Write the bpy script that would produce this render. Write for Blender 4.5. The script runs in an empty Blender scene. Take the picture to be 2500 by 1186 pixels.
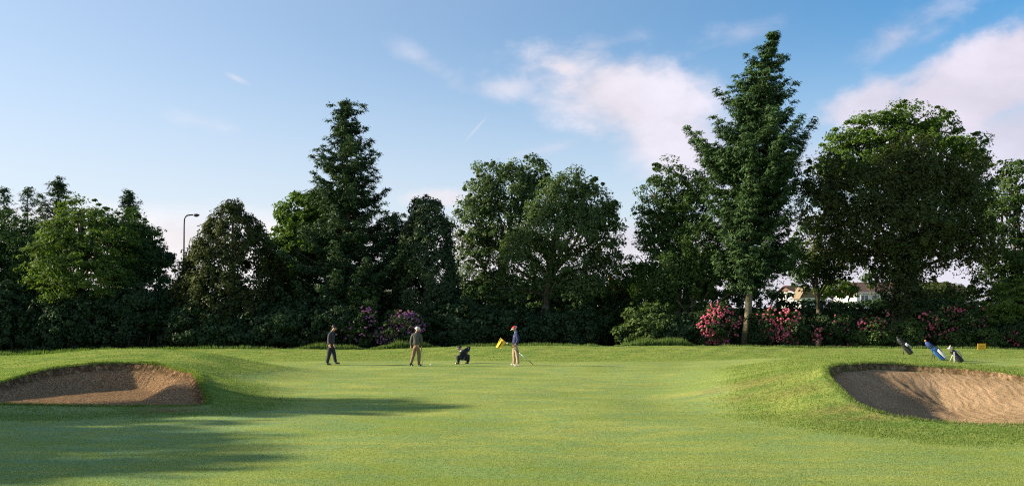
import bpy, bmesh, math, random
import numpy as np
from mathutils import Vector, Matrix
R = math.radians
rng = np.random.default_rng(11)
random.seed(5)
SC = bpy.context.scene
COL = SC.collection

# ------------------------------------------------------------------ camera
F, HX, HY, CAMH = 2000.0, 1250.0, 785.0, 1.9      # focal length / horizon in photo pixels, eye height
cam_d = bpy.data.cameras.new('camera')
cam = bpy.data.objects.new('camera', cam_d); COL.objects.link(cam)
cam.location = (0, 0, CAMH); cam.rotation_euler = (R(90), 0, 0)
cam_d.sensor_width = 36; cam_d.lens = 36 * F / 2500
cam_d.shift_y = (HY - 593) / 2500
cam_d.clip_end = 5000
SC.camera = cam

# ------------------------------------------------------------------ light
SUN_EL, SUN_SIDE = 20.5, -2.5        # elevation, degrees towards the camera side of due left
SKY_STRENGTH, SUN_STRENGTH, EXPOSURE = 0.085, 5.0, 1.25
sd = Vector((-math.cos(R(SUN_EL)) * math.cos(R(SUN_SIDE)), -math.cos(R(SUN_EL)) * math.sin(R(SUN_SIDE)), math.sin(R(SUN_EL))))
sl = bpy.data.lights.new('sun', 'SUN'); sl.energy = SUN_STRENGTH; sl.angle = R(0.55); sl.color = (1.0, 0.86, 0.66)
so = bpy.data.objects.new('sun', sl); COL.objects.link(so)
so.rotation_euler = sd.to_track_quat('Z', 'Y').to_euler(); so.location = (-30, 0, 30)
SC.view_settings.view_transform = 'Standard'; SC.view_settings.look = 'None'
SC.view_settings.exposure = EXPOSURE; SC.view_settings.gamma = 1
SC.view_settings.use_curve_mapping = False
SC.cycles.max_bounces = 6; SC.cycles.diffuse_bounces = 3; SC.cycles.transmission_bounces = 4
SC.cycles.transparent_max_bounces = 4; SC.cycles.glossy_bounces = 2
SC.cycles.use_denoising = False
SC.cycles.pixel_filter_type = 'BLACKMAN_HARRIS'; SC.cycles.filter_width = 1.15

# ---- node expression helper
class NT:
    def __init__(s, nt): s.nt = nt
    def new(s, t, **kw):
        n = s.nt.nodes.new(t)
        for k, v in kw.items(): setattr(n, k, v)
        return n
    def put(s, sock, v):
        if isinstance(v, bpy.types.NodeSocket): s.nt.links.new(v, sock)
        elif v is not None: sock.default_value = v
    def m(s, op, a, b=None, c=None, clamp=False):
        n = s.new('ShaderNodeMath', operation=op, use_clamp=clamp)
        s.put(n.inputs[0], a)
        if b is not None: s.put(n.inputs[1], b)
        if c is not None: s.put(n.inputs[2], c)
        return n.outputs[0]
    def ramp(s, v, a, b, lo=0.0, hi=1.0, smooth=True):
        n = s.new('ShaderNodeMapRange', interpolation_type='SMOOTHSTEP' if smooth else 'LINEAR')
        s.put(n.inputs[0], v)
        n.inputs[1].default_value = a; n.inputs[2].default_value = b
        n.inputs[3].default_value = lo; n.inputs[4].default_value = hi
        return n.outputs[0]
    def mix(s, f, a, b, mode='MIX'):
        n = s.new('ShaderNodeMix', data_type='RGBA', blend_type=mode)
        s.put(n.inputs[0], f)
        s.put(n.inputs[6], (*a, 1) if isinstance(a, tuple) and len(a) == 3 else a)
        s.put(n.inputs[7], (*b, 1) if isinstance(b, tuple) and len(b) == 3 else b)
        return n.outputs[2]
    def noise(s, vec, scale, detail=3, rough=0.55, dist=0.0, col=False):
        n = s.new('ShaderNodeTexNoise')
        s.put(n.inputs['Vector'], vec)
        n.inputs['Scale'].default_value = scale; n.inputs['Detail'].default_value = detail
        n.inputs['Roughness'].default_value = rough; n.inputs['Distortion'].default_value = dist
        return n.outputs['Color' if col else 'Fac']
    def vec(s, x, y, z):
        n = s.new('ShaderNodeCombineXYZ')
        s.put(n.inputs[0], x); s.put(n.inputs[1], y); s.put(n.inputs[2], z)
        return n.outputs[0]
    def scale3(s, v, sc):
        n = s.new('ShaderNodeVectorMath', operation='MULTIPLY')
        s.put(n.inputs[0], v); n.inputs[1].default_value = sc
        return n.outputs[0]
    def attr(s, name):
        return s.new('ShaderNodeAttribute', attribute_name=name).outputs['Fac']

# ------------------------------------------------------------------ sky
w = bpy.data.worlds.new('World'); SC.world = w; w.use_nodes = True
w.node_tree.nodes.clear(); T = NT(w.node_tree)
sky = T.new('ShaderNodeTexSky', sky_type='NISHITA', sun_disc=False)
sky.sun_elevation = R(SUN_EL)
sky.sun_rotation = math.atan2(sd.x, sd.y)
sky.altitude = 50; sky.air_density = 1.0; sky.dust_density = 0.6; sky.ozone_density = 2.2
tc = T.new('ShaderNodeTexCoord').outputs['Generated']
sx = T.new('ShaderNodeSeparateXYZ'); T.put(sx.inputs[0], tc)
dx_, dy_, dz_ = sx.outputs
az = T.m('ARCTAN2', dx_, dy_); el = T.m('ARCSINE', dz_)
def azel(px, py):
    v = Vector(((px - HX) / F, 1, (HY - py) / F)).normalized()
    return math.atan2(v.x, v.y), math.asin(v.z)
# fractal break-up of the cloud outlines, laid in azimuth / elevation
cv = T.vec(T.m('MULTIPLY', az, 1.0), T.m('MULTIPLY', el, 1.7), 0.0)
n1 = T.noise(cv, 7.0, 7, 0.58, 0.25)
n2 = T.noise(cv, 26.0, 6, 0.62, 0.4)
nn = T.m('ADD', T.m('MULTIPLY', T.m('SUBTRACT', n1, 0.5), 2.1), T.m('MULTIPLY', T.m('SUBTRACT', n2, 0.5), 0.7))
def blob(px, py, rx, ry, rot=0.0, amp=1.0, soft=(-0.05, 0.75), dens=1.0):
    a0, e0 = azel(px, py); ca, sa = math.cos(R(rot)), math.sin(R(rot))
    da = T.m('SUBTRACT', az, a0); de = T.m('SUBTRACT', el, e0)
    u = T.m('ADD', T.m('MULTIPLY', da, ca), T.m('MULTIPLY', de, sa))
    v = T.m('SUBTRACT', T.m('MULTIPLY', de, ca), T.m('MULTIPLY', da, sa))
    u = T.m('DIVIDE', u, rx / F * 0.9); v = T.m('DIVIDE', v, ry / F * 0.9)
    r = T.m('SQRT', T.m('ADD', T.m('MULTIPLY', u, u), T.m('MULTIPLY', v, v)))
    f = T.m('ADD', T.m('SUBTRACT', 1.0, r), T.m('MULTIPLY', nn, amp))
    return T.ramp(f, soft[0], soft[1], 0, dens)
blobs = [blob(1530, 245, 270, 115, -18, 1.0, (-0.35, 0.7), 0.95), blob(1640, 340, 230, 120, -40, 0.9, (-0.35, 0.8), 0.92), blob(1380, 165, 100, 45, -15, 1.1, (-0.15, 0.9), 0.95),
         blob(1250, 215, 140, 42, 0, 1.3, (-0.1, 1.1), 0.6), blob(1470, 110, 150, 36, 8, 1.5, (-0.05, 1.2), 0.45),
         blob(2400, 215, 350, 118, 16, 0.8, (-0.2, 0.45), 1.0), blob(2420, 360, 480, 170, 0, 0.6, (-0.2, 0.7), 0.85), blob(2130, 250, 160, 65, 14, 1.0, (-0.2, 0.7), 0.9),
         blob(2170, 95, 220, 70, 16, 1.6, (-0.05, 1.4), 0.6), blob(1850, 72, 150, 42, 5, 1.6, (-0.05, 1.4), 0.45),
         blob(1050, 160, 170, 36, -28, 1.6, (-0.05, 1.5), 0.4),
         blob(578, 192, 40, 12, -20, 0.8, (-0.1, 1.1), 0.45), blob(1165, 312, 60, 6, 47, 0.45, (0.0, 1.0), 0.3),
         blob(1070, 485, 130, 34, 2, 0.5, (-0.1, 0.7), 0.75), blob(1340, 365, 160, 24, 12, 1.4, (-0.05, 1.3), 0.3), blob(500, 300, 160, 30, -6, 1.5, (0, 1.5), 0.3)]
cloud = blobs[0]
for b in blobs[1:]: cloud = T.m('MAXIMUM', cloud, b)
# low bank of cloud all round the horizon, and thin high wisps over the rest of the dome
low = T.m('ADD', T.ramp(el, 0.06, 0.17, 1.0, 0.0), T.m('MULTIPLY', nn, 0.22))
cloud = T.m('MAXIMUM', cloud, T.ramp(low, 0.2, 0.75, 0, 0.85))
base = sky.outputs[0]
hsv = T.new('ShaderNodeHueSaturation'); T.put(hsv.inputs['Color'], base)
hsv.inputs['Hue'].default_value = 0.5; hsv.inputs['Saturation'].default_value = 1.32
base = T.mix(1.0, hsv.outputs[0], (0.88, 1.0, 0.98), 'MULTIPLY')
# thin summer haze: whiter towards the sun and towards the horizon
dp = T.new('ShaderNodeVectorMath', operation='DOT_PRODUCT'); T.put(dp.inputs[0], tc); dp.inputs[1].default_value = sd
hz1 = T.ramp(dp.outputs['Value'], -0.30, 1.0, 0.0, 0.63, False); hz2 = T.ramp(el, 0.0, 0.36, 0.88, 0.0)
hzf = T.m('SUBTRACT', 1.0, T.m('MULTIPLY', T.m('SUBTRACT', 1.0, hz1), T.m('SUBTRACT', 1.0, hz2)))
base = T.mix(hzf, base, (4.15, 4.2, 4.5))
shade = T.ramp(n1, 0.3, 0.72, 0.92, 1.16)
ccol = T.mix(T.ramp(az, -0.6, 0.6), (5.0, 4.65, 4.7), (3.7, 3.5, 4.1))
ccol = T.mix(1.0, ccol, T.vec(shade, shade, shade), 'MULTIPLY')
skyc = T.mix(cloud, base, ccol)
bg = T.new('ShaderNodeBackground'); T.put(bg.inputs[0], skyc); bg.inputs[1].default_value = SKY_STRENGTH
T.put(T.new('ShaderNodeOutputWorld').inputs[0], bg.outputs[0])

# ------------------------------------------------------------------ helpers
def W(px, py, D, dy=0.0):
    """photo pixel at distance D -> world point"""
    return Vector(((px - HX) / F * D, D + dy, CAMH - (py - HY) / F * D))
def tag(o, label=None, cat=None, group=None, kind=None):
    if label: o['label'] = label
    if cat: o['category'] = cat
    if group: o['group'] = group
    if kind: o['kind'] = kind
    return o
def empty(name, loc=(0, 0, 0)):
    o = bpy.data.objects.new(name, None); o.empty_display_size = 0.2
    COL.objects.link(o); o.location = loc; return o
def link(name, me, mat=None, parent=None, loc=None):
    o = bpy.data.objects.new(name, me); COL.objects.link(o)
    if mat is not None and not me.materials: me.materials.append(mat)
    if parent is not None:
        o.parent = parent
        o.location = -Vector(parent.location)      # meshes are written in world coordinates
        if loc is not None: o.location = loc
    return o
def np_mesh(name, V, Fc, tint=None, smooth=False):
    V = np.asarray(V, np.float32); Fc = np.asarray(Fc, np.int32)
    me = bpy.data.meshes.new(name); n, k = Fc.shape
    me.vertices.add(len(V)); me.vertices.foreach_set('co', V.ravel())
    me.loops.add(n * k); me.loops.foreach_set('vertex_index', Fc.ravel())
    me.polygons.add(n); me.polygons.foreach_set('loop_start', np.arange(0, n * k, k, dtype=np.int32))
    me.update(calc_edges=True)
    if tint is not None:
        a = me.attributes.new('tint', 'FLOAT', 'FACE' if len(tint) == n else 'POINT')
        a.data.foreach_set('value', np.asarray(tint, np.float32))
    me.polygons.foreach_set('use_smooth', np.full(n, smooth, dtype=bool))
    return me
def frame_for(d):
    d = Vector(d).normalized(); a = Vector((0, 0, 1)) if abs(d.z) < 0.9 else Vector((1, 0, 0))
    u = d.cross(a).normalized(); return u, d.cross(u).normalized()
class MB:
    """collects simple solids into one mesh"""
    def __init__(s): s.v = []; s.f = []
    def ring_tube(s, pts, rad, n=8, cap=True, flat=1.0):
        pts = [Vector(p) for p in pts]; b = len(s.v); u = None
        for i, p in enumerate(pts):
            d = (pts[min(i + 1, len(pts) - 1)] - pts[max(i - 1, 0)])
            if u is None: u, v = frame_for(d)
            else:
                dd = d.normalized(); u = (u - dd * u.dot(dd)).normalized(); v = dd.cross(u)
            r = rad[i] if hasattr(rad, '__len__') else rad
            for k in range(n):
                a = 2 * math.pi * k / n
                s.v.append(p + u * (math.cos(a) * r) + v * (math.sin(a) * r * flat))
        for i in range(len(pts) - 1):
            for k in range(n):
                s.f.append((b + i * n + k, b + i * n + (k + 1) % n, b + (i + 1) * n + (k + 1) % n, b + (i + 1) * n + k))
        if cap:
            s.f.append(tuple(b + k for k in range(n))[::-1]); e = b + (len(pts) - 1) * n
            s.f.append(tuple(e + k for k in range(n)))
        return s
    def box(s, lo, hi, M=None):
        b = len(s.v)
        for x in (lo[0], hi[0]):
            for y in (lo[1], hi[1]):
                for z in (lo[2], hi[2]):
                    p = Vector((x, y, z)); s.v.append(M @ p if M is not None else p)
        for q in ((0, 1, 3, 2), (4, 6, 7, 5), (0, 4, 5, 1), (2, 3, 7, 6), (0, 2, 6, 4), (1, 5, 7, 3)):
            s.f.append(tuple(b + i for i in q))
        return s
    def ball(s, c, r, n=10, m=7, M=None):
        c = Vector(c); b = len(s.v); r = Vector(r) if hasattr(r, '__len__') else Vector((r, r, r))
        for i in range(m + 1):
            th = math.pi * i / m
            for k in range(n):
                a = 2 * math.pi * k / n
                p = Vector((r.x * math.sin(th) * math.cos(a), r.y * math.sin(th) * math.sin(a), r.z * math.cos(th)))
                s.v.append(c + (M @ p if M is not None else p))
        for i in range(m):
            for k in range(n):
                s.f.append((b + i * n + k, b + (i + 1) * n + k, b + (i + 1) * n + (k + 1) % n, b + i * n + (k + 1) % n))
        return s
    def poly(s, pts):
        b = len(s.v); s.v += [Vector(p) for p in pts]; s.f.append(tuple(range(b, b + len(pts)))); return s
    def build(s, name, mat, parent=None, smooth=True, bevel=0):
        me = bpy.data.meshes.new(name)
        me.from_pydata([tuple(v) for v in s.v], [], s.f); me.validate(); me.update()
        bm = bmesh.new(); bm.from_mesh(me)
        bmesh.ops.remove_doubles(bm, verts=bm.verts, dist=1e-5)
        bmesh.ops.recalc_face_normals(bm, faces=bm.faces)
        if bevel: bmesh.ops.bevel(bm, geom=bm.edges[:], offset=bevel, segments=2, affect='EDGES', profile=0.5)
        bm.to_mesh(me); bm.free()
        for p in me.polygons: p.use_smooth = smooth
        return link(name, me, mat, parent)

# ------------------------------------------------------------------ materials
def mat_new(name):
    m = bpy.data.materials.new(name); m.use_nodes = True; m.node_tree.nodes.clear(); return m, NT(m.node_tree)
def finish(T, sh): T.put(T.new('ShaderNodeOutputMaterial').inputs[0], sh)
def simple(name, col, rough=0.6, noise=0.12, scale=25, metal=0.0, bump=0.0, spec=0.4):
    m, T = mat_new(name); p = T.new('ShaderNodeBsdfPrincipled')
    oc = T.new('ShaderNodeTexCoord').outputs['Object']
    n = T.noise(oc, scale, 4)
    dark = tuple(c * (1 - noise * 2.2) for c in col); lite = tuple(min(1, c * (1 + noise * 2.2)) for c in col)
    T.put(p.inputs['Base Color'], T.mix(n, dark, lite))
    p.inputs['Roughness'].default_value = rough; p.inputs['Metallic'].default_value = metal
    p.inputs['Specular IOR Level'].default_value = spec
    if bump:
        b = T.new('ShaderNodeBump'); b.inputs['Strength'].default_value = bump; b.inputs['Distance'].default_value = 0.02
        T.put(b.inputs['Height'], n); T.put(p.inputs['Normal'], b.outputs[0])
    finish(T, p.outputs[0]); return m
def foliage(name, c1, c2, trans=0.3, gloss=0.0):
    gloss = 0.012
    """c1..c2 follow the per-clump tint attribute"""
    m, T = mat_new(name)
    f_ = 1.0 if name.startswith(('petal', 'blade')) else 1.4 if name in ('leaf_shrub', 'leaf_dark', 'scale_cypress_dark') else 0.92
    c1 = tuple(v * f_ for v in c1); c2 = tuple(v * f_ for v in c2)
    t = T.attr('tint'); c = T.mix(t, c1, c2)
    d = T.new('ShaderNodeBsdfDiffuse'); T.put(d.inputs[0], c)
    tr = T.new('ShaderNodeBsdfTranslucent'); T.put(tr.inputs[0], T.mix(1.0, c, (1.15, 1.25, 0.55), 'MULTIPLY'))
    a = T.new('ShaderNodeMixShader'); a.inputs[0].default_value = trans
    T.put(a.inputs[1], d.outputs[0]); T.put(a.inputs[2], tr.outputs[0])
    g = T.new('ShaderNodeBsdfGlossy'); g.inputs['Roughness'].default_value = 0.55
    g.inputs[0].default_value = (0.9, 0.95, 0.9, 1)
    b = T.new('ShaderNodeMixShader'); b.inputs[0].default_value = gloss
    T.put(b.inputs[1], a.outputs[0]); T.put(b.inputs[2], g.outputs[0])
    finish(T, b.outputs[0]); return m
M = {}
M['bark'] = simple('bark', (0.10, 0.085, 0.055), 0.9, 0.3, 9, bump=0.8)
M['bark_pale'] = simple('bark_pale', (0.19, 0.17, 0.10), 0.9, 0.3, 9, bump=0.8)
M['ash'] = foliage('leaf_ash', (0.060, 0.105, 0.018), (0.130, 0.20, 0.032), 0.38)
M['syc'] = foliage('leaf_sycamore', (0.045, 0.095, 0.015), (0.11, 0.19, 0.022), 0.38)
M['mid'] = foliage('leaf_mid', (0.035, 0.072, 0.018), (0.07, 0.125, 0.028), 0.3)
M['poplar'] = foliage('leaf_poplar', (0.055, 0.095, 0.032), (0.105, 0.16, 0.05), 0.3)
M['dark'] = foliage('leaf_dark', (0.022, 0.045, 0.014), (0.045, 0.085, 0.022), 0.25)
M['olive'] = foliage('leaf_olive', (0.04, 0.06, 0.018), (0.085, 0.11, 0.03), 0.3)
M['spruce'] = foliage('needle_spruce', (0.024, 0.055, 0.022), (0.06, 0.115, 0.036), 0.15, 0.05)
M['fir'] = foliage('needle_fir', (0.02, 0.045, 0.022), (0.05, 0.09, 0.03), 0.15, 0.05)
M['cypress'] = foliage('scale_cypress', (0.016, 0.032, 0.012), (0.075, 0.088, 0.018), 0.15, 0.04)
M['cypress_dark'] = foliage('scale_cypress_dark', (0.018, 0.034, 0.016), (0.04, 0.06, 0.02), 0.12, 0.04)
M['shrub'] = foliage('leaf_shrub', (0.012, 0.026, 0.011), (0.028, 0.052, 0.02), 0.15, 0.06)
M['shrub_lite'] = foliage('leaf_shrub_lite', (0.045, 0.085, 0.022), (0.12, 0.18, 0.045), 0.3)
M['rhodo'] = foliage('leaf_rhododendron', (0.014, 0.032, 0.011), (0.05, 0.085, 0.024), 0.2, 0.1)
M['pink'] = foliage('petal_pink', (0.48, 0.085, 0.17), (0.80, 0.26, 0.36), 0.25, 0.02)
M['purple'] = foliage('petal_purple', (0.26, 0.095, 0.32), (0.56, 0.23, 0.46), 0.25, 0.02)
M['longgrass'] = foliage('blade_long', (0.06, 0.115, 0.025), (0.15, 0.22, 0.05), 0.35)
M['red_leaf'] = foliage('leaf_copper', (0.06, 0.02, 0.015), (0.13, 0.045, 0.03), 0.3)

# ------------------------------------------------------------------ terrain surface
def cr(pts, n=10):
    """closed Catmull-Rom"""
    P = np.array(pts, float); N = len(P); out = []
    for i in range(N):
        p0, p1, p2, p3 = P[(i - 1) % N], P[i], P[(i + 1) % N], P[(i + 2) % N]
        for t in np.linspace(0, 1, n, endpoint=False):
            out.append(0.5 * (2 * p1 + (p2 - p0) * t + (2 * p0 - 5 * p1 + 4 * p2 - p3) * t * t + (3 * p1 - p0 - 3 * p2 + p3) * t ** 3))
    return np.array(out)
LB = [(-190, 978, 18.8), (-130, 952, 20.3), (0, 936, 22.0), (90, 908, 23.6), (190, 892, 24.8), (300, 889, 25.4), (390, 891, 25.2),
      (425, 900, 24.5), (466, 908, 23.3), (482, 928, 21.6), (492, 952, 20.2), (502, 986, 18.9), (470, 993, 18.3), (330, 993, 18.3), (150, 993, 18.3), (-20, 990, 18.4)]
RB = [(2022, 900, 20.4), (2034, 930, 18.6), (2058, 956, 17.5), (2090, 982, 16.7), (2135, 1005, 16.1), (2210, 1023, 15.6), (2310, 1034, 15.2),
      (2420, 1039, 14.95), (2540, 1040, 14.9), (2660, 1030, 15.2), (2730, 995, 16.8), (2700, 960, 18.5), (2600, 938, 20.0), (2500, 921, 21.2),
      (2400, 905, 22.4), (2300, 896, 23.2), (2200, 890, 23.4), (2110, 887, 22.9), (2050, 889, 21.8)]
def to3(p): v = W(*p); return (v.x, v.y, v.z)
LB3 = [to3(p) for p in LB]; RB3 = [to3(p) for p in RB]
ctrl = LB3 + RB3
ctrl += [to3(p) for p in [(0, 879, 28.5), (150, 862, 29.5), (250, 854, 30), (350, 850.5, 30), (430, 853, 30), (520, 866, 29), (600, 885, 29), (-150, 890, 28), (-300, 905, 27),
                          (560, 930, 25), (620, 960, 21.5), (0, 905, 25), (200, 876, 27), (380, 873, 27.5), (470, 885, 26.5),
                          (1650, 958, 22), (1720, 940, 22.6), (1800, 925, 23.3), (1900, 904, 24), (2000, 886, 24.3), (2150, 878, 26), (2300, 884, 26), (1950, 960, 17.8), (1850, 962, 19.5),
                          (2000, 935, 19), (2000, 985, 16.9), (1900, 1000, 17.3), (2400, 893, 25), (2520, 905, 24.5), (2650, 915, 24), (2225, 865, 37), (2300, 880, 35.5), (2340, 885, 35), (2450, 880, 36),
                          (1900, 880, 30), (2050, 874, 30), (1750, 898, 30), (2200, 874, 31)]]
ctrl += [(-22, 26, .25), (-24, 20, 0), (18, 16, .1), (20, 22, .3), (16, 28, .3), (-17, 36, .25), (-12, 36, .05)]
for y in (5, 9, 12, 14.5): ctrl += [(x, y, 0) for x in (-22, -14, -9, -4, 0, 4, 9, 14, 22)]
for y in (17, 20, 24, 28, 33, 38): ctrl += [(x, y, 0) for x in (-5, -1.5, 2, 5)]
for y in (33, 38): ctrl += [(x, y, 0) for x in (-8.5, 8)]
ctrl += [(-26, 40, 0), (-18, 41, 0), (-11, 40, 0), (28, 38, .15), (22, 30, .2), (-28, 14, 0), (28, 10, 0), (-28, 30, 0), (30, 24, .1)]
# back bank: crest line in the photo
for px, py in [(-200, 880), (0, 872), (200, 862), (400, 855), (560, 852), (700, 853.5), (850, 854), (1000, 851), (1080, 848), (1150, 845), (1400, 844), (1650, 844.5), (1800, 845), (1900, 848), (2100, 850), (2300, 851), (2500, 853), (2700, 855)]:
    ctrl.append(to3((px, py, 50)))
for x in range(-40, 45, 9): ctrl += [(x, 44, .05), (x, 56, -0.02), (x, 64, -0.05), (x, 75, 0)]
C = np.array(ctrl)
def tps_k(r2): return np.where(r2 > 1e-12, 0.5 * r2 * np.log(np.maximum(r2, 1e-12)), 0)
_n = len(C); _K = tps_k(((C[:, None, :2] - C[None, :, :2]) ** 2).sum(2)) + np.eye(_n) * 0.35
_A = np.zeros((_n + 3, _n + 3)); _A[:_n, :_n] = _K; _P = np.c_[np.ones(_n), C[:, :2]]
_A[:_n, _n:] = _P; _A[_n:, :_n] = _P.T
_w = np.linalg.solve(_A, np.r_[C[:, 2], 0, 0, 0])
def smooth(a, b, x): t = np.clip((x - a) / (b - a), 0, 1); return t * t * (3 - 2 * t)   # also works with a > b
def base_h(x, y):
    x = np.asarray(x, float).ravel(); y = np.asarray(y, float).ravel(); out = np.empty(len(x))
    for i in range(0, len(x), 20000):
        X, Y = x[i:i + 20000], y[i:i + 20000]
        xc, yc = np.clip(X, -40, 40), np.clip(Y, 4, 78)
        r2 = (xc[:, None] - C[None, :, 0]) ** 2 + (yc[:, None] - C[None, :, 1]) ** 2
        z = tps_k(r2) @ _w[:_n] + _w[_n] + _w[_n + 1] * xc + _w[_n + 2] * yc
        far = smooth(0, 1, np.maximum.reduce([(np.abs(X) - 30) / 10, (Y - 66) / 10, (8 - Y) / 4]))
        z = z * (1 - far)
        und = 0.018 * np.sin(X * 0.9 + 0.6 * np.sin(Y * 0.5)) * np.sin(Y * 0.75 + 1.3) + 0.012 * np.sin(X * 2.1 + Y * 1.3) * np.sin(Y * 1.9 - X * .4)
        rough = smooth(39, 46, Y) * (1 - smooth(52, 60, Y))
        und += rough * 0.02 * np.sin(X * 3.1 + Y * 2.2) * np.sin(Y * 4.3 - X * 1.1)
        out[i:i + 20000] = z + und
    return out
def poly_sdf(x, y, P):
    """signed distance, inside positive"""
    d = np.full(len(x), 1e9); inside = np.zeros(len(x), bool)
    for i in range(len(P)):
        a, b = P[i], P[(i + 1) % len(P)]; e = b - a; L = (e ** 2).sum()
        t = np.clip(((x - a[0]) * e[0] + (y - a[1]) * e[1]) / L, 0, 1)
        d = np.minimum(d, (x - a[0] - t * e[0]) ** 2 + (y - a[1] - t * e[1]) ** 2)
        c = ((a[1] > y) != (b[1] > y)) & (x < (b[0] - a[0]) * (y - a[1]) / (b[1] - a[1] + 1e-12) + a[0]); inside ^= c
    d = np.sqrt(d); return np.where(inside, d, -d)
LP = cr([p[:2] for p in LB3]); RP = cr([p[:2] for p in RB3])
def fine_noise(x, y, s, seed=0):
    a = 0
    for k in range(5):
        th = seed + k * 1.9; f = s * (0.7 + 0.33 * k)
        a = a + np.sin((x * math.cos(th) + y * math.sin(th)) * f + 3 * k + 1.7 * np.sin((y * math.cos(th) - x * math.sin(th)) * f * 0.61 + k))
    return a / 5
def surf(x, y, want=False):
    x = np.asarray(x, float).ravel(); y = np.asarray(y, float).ravel()
    z = base_h(x, y); sdf = np.full(len(x), -99.0); which = np.zeros(len(x), int)
    for idx, (P, floor, ww, lip) in enumerate(((LP, -0.14, 1.9, 0.17), (RP, -0.42, 3.0, 0.16))):
        lo, hi = P.min(0) - 2, P.max(0) + 2
        k = np.where((x > lo[0]) & (x < hi[0]) & (y > lo[1]) & (y < hi[1]))[0]
        if not len(k): continue
        s = poly_sdf(x[k], y[k], P)
        ww = 0.7 + 1.6 * smooth(-9.9, -8.9, x[k]) if idx == 0 else 0.9 + 2.3 * smooth(8.2, 10.6, x[k])
        rim = np.maximum(z[k], -0.1)
        t = smooth(0, 1, np.clip((s - 0.03) / ww, 0, 1)) * 0.75 + 0.25 * np.clip((s - 0.03) / (ww * 1.1), 0, 1)
        sand = (rim - lip) * (1 - t) + floor * t
        rake = 0.014 * fine_noise(x[k], y[k], 9, 1.0) + 0.009 * fine_noise(x[k], y[k], 22, 2.0)
        if idx == 1:      # fan of rake strokes on the far face
            fx0, fy0 = 10.6, 19.6; an = np.arctan2(y[k] - fy0, x[k] - fx0); rr_ = np.hypot(x[k] - fx0, y[k] - fy0)
            rake = rake + 0.010 * np.sin(an * 34) * smooth(0.3, 0.8, rr_) * (1 - smooth(2.2, 3.2, rr_)) * smooth(0.1, 0.4, an) * (1 - smooth(2.7, 3.0, an))
        sand = sand + rake * smooth(0.05, 0.4, s)
        roll = 0.05 * smooth(-0.45, -0.05, s) * (1 - smooth(-0.05, 0.0, s))       # turf curls slightly up at the lip
        zin = np.where(s > 0.005, np.where(s < 0.05, rim - lip * smooth(0.0, 0.05, s), sand), z[k] + roll)
        z[k] = zin; sdf[k] = np.maximum(sdf[k], s); which[k[s > -1]] = idx + 1
    return (z, sdf, which) if want else z
def H(x, y): return float(surf([x], [y])[0])
def hit(px, py, near=9.0, far=60.0):
    """where the photo ray meets the ground"""
    Ds = np.linspace(near, far, 1500); X = (px - HX) / F * Ds
    z = surf(X, Ds); ray = CAMH - (py - HY) / F * Ds
    i = np.argmax(ray < z)
    if not (ray < z).any(): i = len(Ds) - 1
    D = float(Ds[i]); return Vector((X[i], D, float(z[i]))), D

# ---- ground mesh: one sheet, fine near the bunkers, out to the horizon
def axis(segs):
    out = []
    for a, b, st in segs: out += list(np.arange(a, b - st * 0.4, st))
    return np.array(out + [segs[-1][1]])
geo = lambda a, b, n: list(np.geomspace(a, b, n))
xa = np.concatenate([-np.array(geo(45, 1500, 14))[::-1], axis([(-44, -18, 0.5), (-18, -5.5, 0.095), (-5.5, 5.0, 0.2), (5.0, 19, 0.095), (19, 44, 0.5)]), geo(45, 1500, 14)])
ya = np.concatenate([[-60, -20, -5, 0, 4, 7], axis([(8, 14, 0.16), (14, 26.5, 0.095), (26.5, 40, 0.18), (40, 60, 0.25), (60, 80, 1.0)]), geo(84, 2500, 16)])
nx, ny = len(xa), len(ya)
X, Y = np.meshgrid(xa, ya); X = X.ravel(); Y = Y.ravel()
_, s0, _ = surf(X, Y, True)
for P in (LP, RP):                                   # pull grid points that lie next to a bunker edge onto it
    lo, hi = P.min(0) - .3, P.max(0) + .3
    k = np.where((X > lo[0]) & (X < hi[0]) & (Y > lo[1]) & (Y < hi[1]))[0]
    s = poly_sdf(X[k], Y[k], P); e = 1e-3
    gx = (poly_sdf(X[k] + e, Y[k], P) - s) / e; gy = (poly_sdf(X[k], Y[k] + e, P) - s) / e
    n_ = np.abs(s) < 0.068; k = k[n_]
    X[k] -= s[n_] * gx[n_]; Y[k] -= s[n_] * gy[n_]
Z, S, WH = surf(X, Y, True)
ii = np.arange((ny - 1) * (nx - 1)); r_, c_ = ii // (nx - 1), ii % (nx - 1)
Q = np.stack([r_ * nx + c_, r_ * nx + c_ + 1, (r_ + 1) * nx + c_ + 1, (r_ + 1) * nx + c_], 1)
Sq = S[Q].min(1); is_sand = Sq > -0.012

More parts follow.
